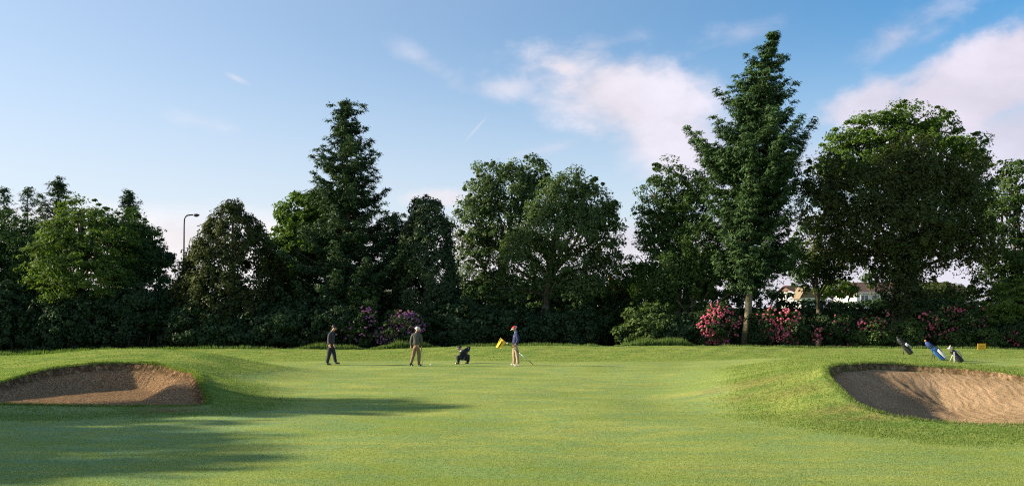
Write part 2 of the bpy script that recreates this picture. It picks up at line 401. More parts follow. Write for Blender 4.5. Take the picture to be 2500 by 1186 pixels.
# zones of the grass
def zone(x, y, s):
    """0 = mown green .. 1 = rough"""
    z = np.zeros(len(x))
    z = np.maximum(z, smooth(38.6, 40.2, y + 0.5 * np.sin(x * .4)))
    for P, o in ((LP, 1.2), (RP, 1.6)):
        lo, hi = P.min(0) - 6, P.max(0) + 6
        k = np.where((x > lo[0]) & (x < hi[0]) & (y > lo[1]) & (y < hi[1]))[0]
        d = -poly_sdf(x[k], y[k], P); z[k] = np.maximum(z[k], 1 - smooth(o, o + 1.4, d + 0.3 * fine_noise(x[k], y[k], 2.2, 3)))
    h = base_h(x, y)
    z = np.maximum(z, smooth(0.14, 0.3, h) * smooth(14, 16, y))
    return np.clip(z, 0, 1)
ZN = zone(X, Y, S)
def gauss(x, y, cx, cy, rx, ry): return np.exp(-((x - cx) / rx) ** 2 - ((y - cy) / ry) ** 2)
dry_c = [(hit(410, 1003)[0], 0.75, 0.35), (hit(1820, 968)[0], 0.7, 0.5), (hit(1950, 950)[0], 0.9, .7), (hit(2120, 1020)[0], 1.0, .3), (hit(2050, 1000)[0], .9, .35), (hit(1850, 930)[0], .9, .9), (hit(1760, 950)[0], .7, .5)]
def dry(x, y):
    d = np.zeros(len(x))
    for i, (p, rx, ry) in enumerate(dry_c): d = np.maximum(d, (1.0 if i == 0 else 0.5) * gauss(x, y, p.x, p.y, rx, ry))
    return d
DR = dry(X, Y)
def shade_tint(x, y): return smooth(-1.5, -6.5, x) * smooth(19.5, 17.5, y) * 0.5  # teal cast of the shaded lower-left turf, painted into its colour
SHD = shade_tint(X, Y)

# grass sheet material
gm, T = mat_new('turf')
geo_ = T.new('ShaderNodeNewGeometry').outputs['Position']
zn = T.attr('zone'); dr = T.attr('dry')
big = T.noise(T.scale3(geo_, (0.22, 0.55, 1)), 1.0, 4, 0.6, 0.3)
med = T.noise(T.scale3(geo_, (0.8, 2.0, 1)), 1.0, 5, 0.62, 0.4)
fin = T.noise(T.scale3(geo_, (9, 16, 9)), 1.0, 4, 0.7)
grn = T.mix(T.ramp(big, 0.35, 0.65), (0.225, 0.280, 0.068), (0.320, 0.350, 0.098))
grn = T.mix(T.ramp(med, 0.42, 0.60, 0, .75), grn, (0.185, 0.275, 0.105))
med2 = T.noise(T.scale3(geo_, (0.35, 1.1, 3)), 1.0, 5, 0.7, 0.6)
grn = T.mix(T.ramp(med2, 0.52, 0.68, 0, .5), grn, (0.290, 0.275, 0.080))
rgh = T.mix(T.ramp(med, 0.38, 0.6), (0.145, 0.225, 0.048), (0.250, 0.295, 0.070))
c = T.mix(zn, grn, rgh)
c = T.mix(T.ramp(fin, 0.34, 0.68, 0.0, 0.55), c, T.mix(0.5, c, (0.05, 0.10, 0.03)))
c = T.mix(T.m('MULTIPLY', T.attr('shade_tint'), T.ramp(med, 0.35, 0.65, 0.25, 0.8)), c, (0.20, 0.33, 0.21))  # painted shade colour, patchy, over the lower-left grass
c = T.mix(T.m('MULTIPLY', dr, T.ramp(T.noise(T.scale3(geo_, (2.5, 5, 1)), 1.0, 5, 0.7), 0.36, 0.52, 0, .95)), c, (0.19, 0.115, 0.06))
# scattered clover heads / worm casts on the mown turf
vo = T.new('ShaderNodeTexVoronoi'); T.put(vo.inputs['Vector'], T.scale3(geo_, (4.2, 4.2, 0))); vo.inputs['Scale'].default_value = 1
c = T.mix(T.m('MULTIPLY', T.ramp(vo.outputs['Distance'], 0.05, 0.02, 0, 1), T.ramp(T.noise(geo_, 0.9, 2), 0.45, 0.6)), c, (0.42, 0.40, 0.16))
p = T.new('ShaderNodeBsdfDiffuse'); T.put(p.inputs[0], c)
bh = T.m('ADD', T.m('MULTIPLY', T.noise(T.scale3(geo_, (5, 9, 5)), 1.0, 5, 0.72), T.m('ADD', 0.35, T.m('MULTIPLY', zn, 1.1))), T.m('MULTIPLY', T.noise(T.scale3(geo_, (1.6, 3.4, 1)), 1.0, 3), T.m('MULTIPLY', zn, 0.9)))
b = T.new('ShaderNodeBump'); b.inputs['Strength'].default_value = 1.0; b.inputs['Distance'].default_value = 0.055
T.put(b.inputs['Height'], bh); T.put(p.inputs['Normal'], b.outputs[0])
finish(T, p.outputs[0])
# sand
sm, T = mat_new('sand')
geo_ = T.new('ShaderNodeNewGeometry').outputs['Position']
pa = T.noise(geo_, 0.8, 4, 0.6); pf = T.noise(geo_, 22, 5, 0.75); pg = T.noise(geo_, 75, 3, 0.7)
c = T.mix(T.ramp(pa, .35, .65), (0.31, 0.215, 0.122), (0.42, 0.295, 0.175))
c = T.mix(T.ramp(pf, .52, .68, 0, .6), c, (0.16, 0.095, 0.06))
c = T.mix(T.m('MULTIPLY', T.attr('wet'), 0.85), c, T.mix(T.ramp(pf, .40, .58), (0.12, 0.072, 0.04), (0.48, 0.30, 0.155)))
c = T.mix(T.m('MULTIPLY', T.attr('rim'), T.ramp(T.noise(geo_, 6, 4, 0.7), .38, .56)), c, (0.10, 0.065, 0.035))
p = T.new('ShaderNodeBsdfDiffuse'); T.put(p.inputs[0], c); p.inputs['Roughness'].default_value = 0.6
wv = T.new('ShaderNodeTexWave', wave_type='BANDS', bands_direction='DIAGONAL', wave_profile='SIN')
T.put(wv.inputs['Vector'], T.scale3(geo_, (1, -0.35, 0))); wv.inputs['Scale'].default_value = 2.6; wv.inputs['Distortion'].default_value = 9
wv.inputs['Detail'].default_value = 3; wv.inputs['Detail Scale'].default_value = 1.3
b = T.new('ShaderNodeBump'); b.inputs['Strength'].default_value = 1.0; b.inputs['Distance'].default_value = 0.075
T.put(b.inputs['Height'], T.m('ADD', T.m('MULTIPLY', pf, 0.9), T.m('ADD', T.m('MULTIPLY', pg, 0.35), T.m('MULTIPLY', wv.outputs['Fac'], 0.35))))
T.put(p.inputs['Normal'], b.outputs[0]); finish(T, p.outputs[0])

def sub_sheet(name, mask, mat, extra):
    q = Q[mask]; u, inv = np.unique(q.ravel(), return_inverse=True)
    me = np_mesh(name, np.c_[X[u], Y[u], Z[u]], inv.reshape(-1, 4), None, True)
    for nm, arr in extra.items():
        a = me.attributes.new(nm, 'FLOAT', 'POINT'); a.data.foreach_set('value', arr[u].astype(np.float32))
    return link(name, me, mat)
gnd = sub_sheet('ground', ~is_sand, gm, {'zone': ZN, 'dry': DR, 'shade_tint': SHD})
tag(gnd, 'sunlit mown golf green rising to rough banks and mounds', kind='structure')
cxq = X[Q].mean(1)
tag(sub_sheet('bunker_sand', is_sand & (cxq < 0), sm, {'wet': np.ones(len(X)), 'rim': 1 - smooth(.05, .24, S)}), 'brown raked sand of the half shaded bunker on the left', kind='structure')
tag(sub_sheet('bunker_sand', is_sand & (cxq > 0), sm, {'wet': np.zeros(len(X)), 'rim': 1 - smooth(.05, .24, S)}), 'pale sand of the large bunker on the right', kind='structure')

# ------------------------------------------------------------------ grass blades (uncountable: one object each)
def blades(name, x, y, h, wd, lean, mat, label, tint=None, lift=0.0):
    n = len(x); z = surf(x, y) - 0.004 + lift
    a = rng.uniform(0, 2 * np.pi, n); la = rng.uniform(0, 2 * np.pi, n); l = h * lean * rng.uniform(0.2, 1.0, n)
    bx, by = np.cos(a) * wd / 2, np.sin(a) * wd / 2
    V = np.empty((n, 3, 3), np.float32)
    V[:, 0] = np.c_[x - bx, y - by, z]; V[:, 1] = np.c_[x + bx, y + by, z]
    V[:, 2] = np.c_[x + np.cos(la) * l, y + np.sin(la) * l, z + h]
    me = np_mesh(name, V.reshape(-1, 3), np.arange(3 * n).reshape(-1, 3), rng.random(n) if tint is None else tint)
    return tag(link(name, me, mat), label, kind='stuff')
M['blade'] = foliage('blade_mown', (0.160, 0.230, 0.054), (0.280, 0.335, 0.088), 0.4, 0.03)
M['blade_rough'] = foliage('blade_rough', (0.09, 0.155, 0.034), (0.220, 0.275, 0.062), 0.4, 0.03)
N = 430000
px = rng.uniform(-120, 2620, N); py = 785 + 52 + (425 - 52) * rng.random(N) ** 0.8
Dd = CAMH * F / (py - 785); xx = (px - HX) / F * Dd; yy = Dd
zz, ss, _ = surf(xx, yy, True); k = (ss < -0.02) & (yy < 52); xx, yy, ss = xx[k], yy[k], ss[k]
zn_ = zone(xx, yy, ss); isr = rng.random(len(xx)) < zn_
keep = rng.random(len(xx)) > dry(xx, yy) * 0.8; xx, yy, isr = xx[keep], yy[keep], isr[keep]
patch = 0.5 + 0.5 * fine_noise(xx, yy, 0.55, 4) ; tn = np.clip(0.55 * rng.random(len(xx)) + 0.45 * patch, 0, 1)
m_ = ~isr; hh = 0.012 * rng.uniform(0.6, 1.3, m_.sum()) * (1 + yy[m_] / 45)
blades('grass', xx[m_], yy[m_], hh, 0.006 + yy[m_] * 0.00028, 0.9, M['blade'], 'short mown grass covering the green', tn[m_])
m_ = isr; hh = 0.028 * rng.uniform(0.5, 1.5, m_.sum()) * (1 + yy[m_] / 60)
blades('grass', xx[m_], yy[m_], hh, 0.008 + yy[m_] * 0.0003, 0.8, M['blade_rough'], 'rougher grass round the bunkers and along the bank', tn[m_])
# overhanging fringe on the bunker lips
fx, fy, fh = [], [], []
for P in (LP, RP):
    d = np.roll(P, -1, 0) - P; L = np.hypot(d[:, 0], d[:, 1])
    idx = rng.choice(len(P), 17000, p=L / L.sum()); t = rng.random(17000)[:, None]
    q = P[idx] + d[idx] * t; nrm = np.c_[-d[idx, 1], d[idx, 0]] / L[idx, None]
    off = rng.normal(0, 1, 17000) * 0.06 + 0.05 * fine_noise(q[:, 0], q[:, 1], 4, 9) + 0.02
    q = q + nrm * off[:, None]; s = poly_sdf(q[:, 0], q[:, 1], P); k = (s < 0.10)
    q = q[k]; clump = 0.5 + 0.5 * fine_noise(q[:, 0], q[:, 1], 7, 6)
    fx.append(q[:, 0]); fy.append(q[:, 1]); fh.append(rng.uniform(0.03, 0.07, len(q)) * (0.6 + 0.9 * clump))
blades('grass', np.concatenate(fx), np.concatenate(fy), np.concatenate(fh), 0.014, 1.1, M['blade_rough'], 'ragged grass fringe along the lips of the bunkers')
# long unmown grass at the foot of the trees
def long_strip(x0, x1, D0, D1, n, h0, h1, label, mat='longgrass'):
    D = rng.uniform(D0, D1, n); pxs = rng.uniform(x0, x1, n); x = (pxs - HX) / F * D
    cl = 0.5 + 0.5 * fine_noise(x, D, 2.3, 2.0)
    h = rng.uniform(h0, h1, n) * (0.45 + 0.9 * cl)
    e = np.minimum(pxs - x0, x1 - pxs) / 60; h = h * np.clip(e, 0.25, 1)
    blades('grass', x, D, h, 0.05, 0.35, M[mat], label)
long_strip(905, 1075, 52.0, 54.5, 9000, 0.35, 0.75, 'tall sunlit grass in front of the purple rhododendron')
long_strip(1500, 1720, 51.6, 54.5, 10000, 0.3, 0.6, 'tall grass below the pale leafy shrub left of the pink rhododendron')
long_strip(1720, 2560, 51.6, 53.4, 15000, 0.05, 0.22, 'uneven grass edge below the pink rhododendrons')
long_strip(700, 905, 52, 54, 6000, 0.15, 0.5, 'shaded long grass behind the walking golfer')
long_strip(1075, 1500, 52, 54, 8000, 0.1, 0.3, 'shaded grass edge at the foot of the hedge')
long_strip(-150, 700, 52, 54.5, 14000, 0.08, 0.3, 'dark shaded grass under the trees on the left')

# ------------------------------------------------------------------ foliage generators
def unit(v): return v / np.maximum(np.linalg.norm(v, axis=1, keepdims=True), 1e-9)
def leaf_tris(P, Nn, size, aspect=0.75, Dv=None):
    """one triangular leaf per point, lying in the plane with normal Nn"""
    n = len(P); a = unit(np.cross(Nn, rng.normal(size=(n, 3)))) if Dv is None else unit(Dv - Nn * (Dv * Nn).sum(1, keepdims=True)); b = np.cross(Nn, a)
    s = (size * rng.uniform(0.65, 1.35, n))[:, None]
    V = np.empty((n, 3, 3), np.float32)
    V[:, 0] = P + a * s * 0.6; V[:, 1] = P - a * s * 0.4 + b * s * 0.5 * aspect; V[:, 2] = P - a * s * 0.4 - b * s * 0.5 * aspect
    return V
def clumps(Cc, Rr, Out, n_each, size, squash=0.65, outw=0.6, aspect=0.75, up=0.35):
    """leaf clumps: centres, radii, outward directions -> triangles + tints"""
    m = len(Cc); idx = np.repeat(np.arange(m), n_each); n = len(idx)
    d = unit(rng.normal(size=(n, 3)) + Out[idx] * 0.55 + np.array([0, 0, 0.25]))
    r = rng.random(n) ** 0.45
    off = d * r[:, None] * Rr[idx][:, None]; off[:, 2] *= squash
    Pp = Cc[idx] + off
    Nn = unit(d * 0.55 + Out[idx] * outw * 0.6 + np.array([0, 0, up]) + rng.normal(size=(n, 3)) * 0.42)
    tc_ = rng.random(m)
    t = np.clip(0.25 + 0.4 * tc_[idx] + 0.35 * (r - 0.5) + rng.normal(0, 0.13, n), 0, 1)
    return leaf_tris(Pp, Nn, size, aspect), t
def limb_mesh(mb, a, b, r0, r1, bend=0.12, n=5, sides=7):
    a, b = Vector(a), Vector(b); L = (b - a).length; pts = []; rad = []
    off = Vector((random.uniform(-1, 1), random.uniform(-1, 1), random.uniform(0, .6))) * L * bend
    for i in range(n + 1):
        t = i / n; pts.append(a.lerp(b, t) + off * math.sin(math.pi * t) * (1 - t * .4)); rad.append(r0 + (r1 - r0) * t)
    mb.ring_tube(pts, rad, sides); return pts
def crown_arrays(lobes, D, size, cover, clump_r, squash=0.65, depth=0.85, aspect=0.75, up=0.35, per=74, back=0.55, hollow=0.68, bottom=0.75, grow=1.0):
    Vs, Ts = [], []
    for lb in lobes:
        cx, cy, rx, ry = lb[:4]; rx *= grow; ry *= grow; dd = lb[4] if len(lb) > 4 else 0.0; cov = lb[5] if len(lb) > 5 else 1.0
        c = np.array(W(cx, cy, D + dd)); k = D / F
        r = np.array([rx * k, (rx + ry) / 2 * k * depth, ry * k])
        area = 4 * np.pi * ((r[0] * r[1]) ** 1.6 / 3 + (r[0] * r[2]) ** 1.6 / 3 + (r[1] * r[2]) ** 1.6 / 3) ** (1 / 1.6)
        nc = max(6, int(area * cover * cov * 1.45 / (clump_r ** 2 * 3.0)))
        d = unit(rng.normal(size=(nc * 2, 3)))
        keep = (rng.random(len(d)) < np.where(d[:, 1] > 0.25, back, 1.0)) & (rng.random(len(d)) < np.where(d[:, 2] < -0.4, bottom, 1.0))
        d = d[keep][:nc]
        rad = rng.uniform(hollow, 1.0, len(d)) * (1 + 0.10 * rng.normal(size=len(d)))
        pc = c + d * r * rad[:, None]
        cr_ = clump_r * rng.uniform(0.45, 1.0, len(d)) ** 1.2 * 1.75
        # loose sprigs standing out of the outline
        ns = int(len(d) * 0.35); e = unit(rng.normal(size=(ns, 3)) + np.array([0, -.2, .35]))
        pc = np.concatenate([pc, c + e * r * rng.uniform(1.0, 1.22, ns)[:, None]]); cr_ = np.concatenate([cr_, clump_r * rng.uniform(0.22, 0.5, ns)]); d = np.concatenate([d, e])
        V, t = clumps(pc, cr_, d, per, size * 0.96, squash, 0.6, aspect, up)
        Vs.append(V); Ts.append(t)
    return np.concatenate(Vs), np.concatenate(Ts)
def tree(name, label, cat, D, base_px, lobes, mat, size=0.2, cover=1.0, clump_r=0.75, bark='bark', trunk_r=0.28, group=None, fork=None, **kw):
    cover *= 0.97
    bx = (base_px - HX) / F * D; bz = H(bx, D)
    root = empty(name, (bx, D, bz)); tag(root, label, cat, group)
    kw.setdefault('grow', 1.14); V, t = crown_arrays(lobes, D, size, cover, clump_r, **kw)
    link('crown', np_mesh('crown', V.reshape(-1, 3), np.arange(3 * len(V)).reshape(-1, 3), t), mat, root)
    mb = MB(); zc = [W(l[0], l[1], D).z for l in lobes]
    top = W(*max(lobes, key=lambda l: -l[1])[:2], D)
    lowest = min(zc); fz = bz + (lowest - bz) * 0.55 if fork is None else W(0, fork, D).z
    f = Vector((bx + (top.x - bx) * 0.2, D, fz))
    limb_mesh(mb, (bx, D, bz - 0.3), f, trunk_r * 1.25, trunk_r * 0.85, 0.04)
    limb_mesh(mb, f - Vector((0, 0, .1)), top, trunk_r * 0.8, 0.05, 0.06, 6)
    for l in lobes:
        c = W(l[0], l[1], D + (l[4] if len(l) > 4 else 0)); k = D / F
        s = f.lerp(top, random.uniform(0, 0.35)) if c.z > f.z else f
        limb_mesh(mb, s, c, trunk_r * 0.45, 0.07, 0.12)
        for q in range(5):
            e = c + Vector((random.uniform(-1, 1) * l[2] * k, random.uniform(-.7, .7) * l[2] * k, random.uniform(-.7, .9) * l[3] * k)) * 0.85
            limb_mesh(mb, s.lerp(c, random.uniform(.5, 1)), e, 0.07, 0.02, 0.15, 4, 5)
    mb.build('trunk', M[bark], root)
    return root
def conifer(name, label, D, axis_pts, prof, y_low, mat, step=0.33, nb=6, droop=0.18, tip=0.22, size=0.3, dens=1.0, bark='bark_pale', trunk_r=0.3, base=None, reach=1.0, group=None, tuft=1.0):
    """axis_pts: (px, py) from top to base; prof: (py, half width px)"""
    ax = sorted(axis_pts, key=lambda p: p[1]); bx = (ax[-1][0] - HX) / F * D; bz = H(bx, D)
    root = empty(name, (bx, D, bz)); tag(root, label, 'tree', group)
    ys = [p[1] for p in ax]; xs = [p[0] for p in ax]; pys = [p[0] for p in prof]; pw = [p[1] for p in prof]; k = D / F
    mb = MB(); pts = []; rad = []
    for i in range(24):
        py_ = ys[0] + (ys[-1] + 12 - ys[0]) * i / 23; p = W(np.interp(py_, ys, xs), py_, D)
        pts.append(p); rad.append(0.03 + (trunk_r - 0.03) * (i / 23) ** 1.1 * (1.25 if i > 21 else 1))
    mb.ring_tube(pts, rad, 9)
    Ps, Ns, Ts, Dr = [], [], [], []
    z = CAMH - (ys[0] - HY) * k - 0.1; zl = CAMH - (y_low - HY) * k; ph = 0.0
    while z > zl:
        py_ = HY + (CAMH - z) / k; hw = float(np.interp(py_, pys, pw)) * k * reach
        x0 = (np.interp(py_, ys, xs) - HX) * k
        n_b = nb if hw > 1 else max(4, nb - 1)
        for j in range(n_b):
            a = ph + 2 * math.pi * j / n_b + random.uniform(-.25, .25)
            L = hw * random.choice((0.5, 0.7, 0.84, 0.96, 1.06, 1.14)) * random.uniform(0.85, 1.1)
            if L < 0.15: L = 0.15
            zb_ = z + random.uniform(-.5, .5) * step; z_keep = z; z = zb_
            d = np.array([math.cos(a), math.sin(a) * 0.95, 0.0]); side = np.array([-d[1], d[0], 0])
            rise = random.uniform(-.04, .12) + (0.5 if py_ < ys[0] + 60 else 0.0) * (1 - (py_ - ys[0]) / 60)
            m = max(3, int(L / 0.30)); tt = np.linspace(0.15, 1, m)
            zc = rise * tt * L - droop * L * np.sin(np.pi * np.minimum(tt * 0.8, 1)) + tip * L * tt ** 3
            B = np.array([x0, D, z]) + d * (tt * L)[:, None]; B[:, 2] += zc
            if L > 1.0: mb.ring_tube([tuple(np.array([x0, D, z])), tuple(B[m // 2]), tuple(B[-1])], [0.04 + .010 * L, 0.03, 0.008], 5, False)
            tb = rng.random(); cen = [B]; ct = [tt]
            for sd_ in (-1, 1):
                wl = (0.10 + 0.40 * L * (1 - tt) ** 0.8 * np.minimum(1, tt * 3.5)) * rng.uniform(0.55, 1.15, m)
                nn_ = (wl / 0.30).astype(int) + 1
                idx = np.repeat(np.arange(m), nn_); kk = np.concatenate([np.arange(q) for q in nn_]) + rng.uniform(0.4, 1.0, len(idx))
                off = np.minimum(kk * 0.30, wl[idx])
                P_ = B[idx] + side * (sd_ * off * 0.85)[:, None] + d * (off * 0.5)[:, None]
                P_[:, 2] += -0.20 * off + 0.10 * off ** 2
                cen.append(P_); ct.append(tt[idx])
                hq = rng.random(len(P_)) < .3; Pd = P_[hq].copy(); Pd[:, 2] -= rng.uniform(.12, .34, len(Pd)); cen.append(Pd); ct.append(tt[idx][hq] * .8)
            cen = np.concatenate(cen) + rng.normal(0, 0.05, (sum(map(len, cen)), 3)); ct = np.concatenate(ct)
            kp = rng.random(len(cen)) < 0.5 + 0.5 * ct                  # inner twigs are bare
            cen, ct = cen[kp], ct[kp]
            z = z_keep
            if not len(cen): continue
            nl = max(6, int(15 * dens)); idx = np.repeat(np.arange(len(cen)), nl); q_ = rng.normal(0, 1, (len(idx), 3)) * np.array([0.13, 0.13, 0.06]) * tuft
            q_ += d * rng.uniform(-.05, .13, len(idx))[:, None]
            Ps.append(cen[idx] + q_)
            Dr.append(unit(d * 0.75 + q_ * 3.5 + np.array([0, 0, 0.18]) + rng.normal(size=(len(idx), 3)) * 0.45))
            Ns.append(unit(np.array([0, 0, 0.8]) + d * 0.25 + q_ * 2.0 + rng.normal(size=(len(idx), 3)) * 0.4))
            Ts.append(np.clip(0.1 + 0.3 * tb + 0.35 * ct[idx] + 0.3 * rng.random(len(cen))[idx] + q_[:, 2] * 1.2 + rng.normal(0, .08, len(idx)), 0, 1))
        ph += 2.4; z -= step * random.uniform(0.7, 1.3)
    P_ = np.concatenate(Ps); V = leaf_tris(P_, np.concatenate(Ns), size * 0.74, 0.40, np.concatenate(Dr))
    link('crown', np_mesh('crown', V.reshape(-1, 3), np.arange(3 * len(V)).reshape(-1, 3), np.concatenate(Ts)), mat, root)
    mb.build('trunk', M[bark], root)
    return root
def dome_tree(name, label, D, axis_px, prof, mat, size=0.2, dens=1.0, cat='tree', clump_r=0.5, upness=0.5, group=None, depth=0.9):
    bx = (axis_px - HX) / F * D; bz = H(bx, D); k = D / F
    root = empty(name, (bx, D, bz)); tag(root, label, cat, group)
    pys = [p[0] for p in prof]; pw = [p[1] for p in prof]; L = pys[-1] - pys[0]
    tot = sum(0.5 * (pw[i] + pw[i + 1]) * (pys[i + 1] - pys[i]) for i in range(len(prof) - 1)) * k * k * 3.0
    nc = int(tot * 3.0 * dens / (clump_r ** 2 * 1.4)); py_ = rng.uniform(pys[0], pys[-1], nc * 6)
    hw = np.interp(py_, pys, pw); sel = rng.random(len(py_)) < hw / max(pw); py_, hw = py_[sel][:nc], hw[sel][:nc]
    a = rng.uniform(0, 2 * np.pi, len(py_))
    vert = 0.5 + 0.5 * np.sin(a * 9 + 2.0 * np.sin(py_ * 0.05)) * np.sin(py_ * 0.11 + a * 3)    # upright ridges and hollows
    rr = hw * k * (0.88 + 0.24 * vert * rng.uniform(0.7, 1.15, len(py_))) - clump_r * 0.4
    d = np.c_[np.cos(a), np.sin(a), np.full(len(a), upness)]
    Pc = np.c_[bx + np.cos(a) * rr, D + np.sin(a) * rr * depth, CAMH - (py_ - HY) * k]
    V, t = clumps(Pc, clump_r * rng.uniform(.6, 1.3, len(a)), unit(d), 60, size * 1.0, 1.0, 0.8, 0.6, 0.25)
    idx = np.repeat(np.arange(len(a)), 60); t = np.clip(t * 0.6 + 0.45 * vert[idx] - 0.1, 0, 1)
    # spiky leader shoots along the outline
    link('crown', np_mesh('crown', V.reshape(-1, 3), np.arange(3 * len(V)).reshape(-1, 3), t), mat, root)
    mb = MB(); limb_mesh(mb, (bx, D, bz - .2), W(axis_px, pys[0] + 25, D), 0.35, 0.05, 0.02)
    for i in range(10):
        a_ = random.uniform(0, 6.28); py0 = random.uniform(pys[0] + L * .3, pys[-1] - 10); r_ = np.interp(py0, pys, pw) * k * .7
        s = W(axis_px, py0, D); limb_mesh(mb, s, s + Vector((math.cos(a_) * r_, math.sin(a_) * r_ * depth, r_ * .6)), 0.08, 0.02, .1, 4, 5)
    mb.build('trunk', M['bark'], root)
    return root
def shrub(label, D, lobes, mat, size=0.14, cover=1.1, clump_r=0.35, name='shrub', flowers=None, cat='shrub', group=None, part='foliage', stems=True, **kw):
    c0 = lobes[0]; bx = (c0[0] - HX) / F * D; bz = H(bx, D)
    root = empty(name, (bx, D, bz)); tag(root, label, cat, group)
    V, t = crown_arrays(lobes, D, size, cover, clump_r, back=0.35, bottom=0.9, **kw)
    link(part, np_mesh(part, V.reshape(-1, 3), np.arange(3 * len(V)).reshape(-1, 3), t), mat, root)
    if stems:
        mb = MB()
        for l in lobes:
            for q in range(5):
                c = W(l[0] + random.uniform(-.6, .6) * l[2], l[1] - random.uniform(-.3, .5) * l[3], D)
                sx_ = c.x * 0.6 + 0.4 * W(l[0], 0, D).x
                limb_mesh(mb, (sx_, D + .1, H(sx_, D) - .1), c, 0.05, 0.015, .1, 4, 5)
        mb.build('stem', M['bark'], root)['kind'] = 'stuff'
    if flowers:
        mf, spec = flowers; fv = []; ft = []; k = D / F
        for (cx, cy, rx, ry, n) in spec:
            n = int(n * 1.35); u = unit(rng.normal(size=(n, 2))) * (rng.random(n) ** 0.62)[:, None] * 1.08
            q = np.sqrt(np.maximum(0, 1.2 - (u ** 2).sum(1)))
            P_ = np.c_[(cx + u[:, 0] * rx - HX) * k, D - 0.45 - q * min(rx, ry) * k * 0.72, CAMH - (cy + u[:, 1] * ry - HY) * k]
            for c in P_:                                    # each truss: a small rounded head of petals
                r = random.uniform(0.045, 0.085); tn = random.random() * .7
                d = unit(rng.normal(size=(20, 3)) + np.array([0, -.3, .4])); pp = c + d * r * .75
                fv.append(leaf_tris(pp, unit(d + rng.normal(size=(20, 3)) * .25), r * 1.15, 1.0)); ft.append(np.clip(tn + rng.random(20) * .3, 0, 1))
        V = np.concatenate(fv); o = link('blossoms', np_mesh('blossoms', V.reshape(-1, 3), np.arange(3 * len(V)).reshape(-1, 3), np.concatenate(ft)), mf, root)
        o['kind'] = 'stuff'
    return root

#@TREES
# ------------------------------------------------------------------ trees, left to right
conifer('larch_tree', 'thin wispy conifer tip at the far left edge of the skyline', 70, [(10, 466), (10, 850)], [(466, 2), (500, 18), (560, 30), (700, 40)], 700, M['fir'], step=.6, nb=4, droop=-.1, tip=.6, size=.28, dens=.5, trunk_r=.16)
conifer('larch_tree', 'thin wispy conifer tip between the edge and the dark pine', 70, [(68, 466), (66, 850)], [(466, 2), (500, 20), (560, 34), (700, 40)], 700, M['fir'], step=.6, nb=4, droop=-.1, tip=.6, size=.28, dens=.5, trunk_r=.16)
conifer('pine_tree', 'dark shaggy pine with upturned shoots behind the pale green ash', 66, [(142, 443), (140, 850)], [(443, 2), (460, 10), (480, 34), (495, 22), (515, 46), (560, 44), (700, 55)], 690, M['cypress_dark'], step=.5, nb=5, droop=-.2, tip=.75, size=.28, dens=1.0, trunk_r=.2)
conifer('spruce_tree', 'slim dark spruce top rising left of the lamp post', 66, [(314, 472), (316, 850)], [(472, 2), (500, 20), (515, 12), (540, 28), (560, 40), (620, 56), (700, 60)], 690, M['fir'], step=.45, nb=5, droop=.05, tip=.3, size=.28, dens=1.0, trunk_r=.2)
tree('sycamore_tree', 'large mid green tree cut by the left edge of the photo', 'tree', 62, 20, [(-80, 610, 90, 80), (15, 572, 70, 50, 1), (75, 600, 50, 50), (30, 660, 100, 65, -1), (-60, 690, 110, 80, -1), (90, 690, 80, 60), (20, 740, 110, 60)], M['mid'], .19, 1.0, .7)
tree('ash_tree', 'light yellow green ash with an airy rounded top on the left', 'tree', 57, 200, [(195, 520, 42, 32, 1, .8), (235, 550, 48, 40, 1, .8), (175, 580, 60, 38), (165, 640, 90, 55, -1), (245, 610, 70, 50), (205, 690, 110, 55, -1), (140, 560, 22, 22, 0, .8)], M['ash'], .18, .95, .62, squash=.45)
tree('ash_tree', 'darker green leafy tree in front of the slim spruce', 'tree', 60, 300, [(290, 550, 45, 40, 0, .8), (330, 590, 45, 50, 0, .9), (300, 640, 75, 60), (340, 690, 75, 60), (345, 640, 40, 40)], M['mid'], .18, .95, .6, squash=.5)
tree('pine_tree', 'open crowned pine with bare trunk beside the sky gap', 'tree', 62, 391, [(368, 600, 30, 16, 0, .6), (392, 622, 22, 14, 0, .6), (365, 575, 20, 14, 0, .5), (380, 640, 30, 13, 0, .5), (403, 636, 16, 9, 0, .5), (350, 660, 35, 30, 0, .8)], M['fir'], .2, .9, .4, trunk_r=.14, fork=640)
dome_tree('cypress_tree', 'broad domed cypress with yellowish sprays right of the lamp post', 57, 568, [(498, 6), (506, 24), (530, 44), (560, 68), (600, 92), (650, 112), (700, 124), (760, 130), (850, 130)], M['cypress'], .2, 1.25)
tree('sycamore_tree', 'bright green sycamore half hidden behind the pointed fir', 'tree', 62, 745, [(728, 515, 42, 34), (770, 505, 40, 34), (712, 570, 38, 42), (725, 620, 44, 50), (705, 650, 26, 26), (770, 590, 60, 60), (720, 675, 36, 40)], M['syc'], .26, 1.0, .6, squash=.6, group=None)
conifer('fir_tree', 'tall pointed fir with uneven tiers behind the walking golfer', 58, [(843, 256), (848, 420), (850, 600), (850, 845)],
        [(256, 2), (272, 6), (285, 40), (300, 18), (322, 44), (335, 24), (348, 60), (370, 36), (405, 88), (428, 58), (460, 72), (485, 84), (540, 92), (600, 112), (650, 150), (700, 160), (740, 150)], 790, M['fir'], step=.46, nb=6, droop=.06, tip=.30, size=.30, dens=1.15, trunk_r=.34)
conifer('fir_tree', 'smaller fir whose limb reaches up right toward the domed cypress', 61, [(962, 535), (960, 700), (960, 845)], [(530, 2), (545, 34), (570, 45), (620, 60), (700, 70)], 700, M['fir'], step=.42, nb=6, droop=-.05, tip=.4, size=.3, dens=1.0, trunk_r=.2)
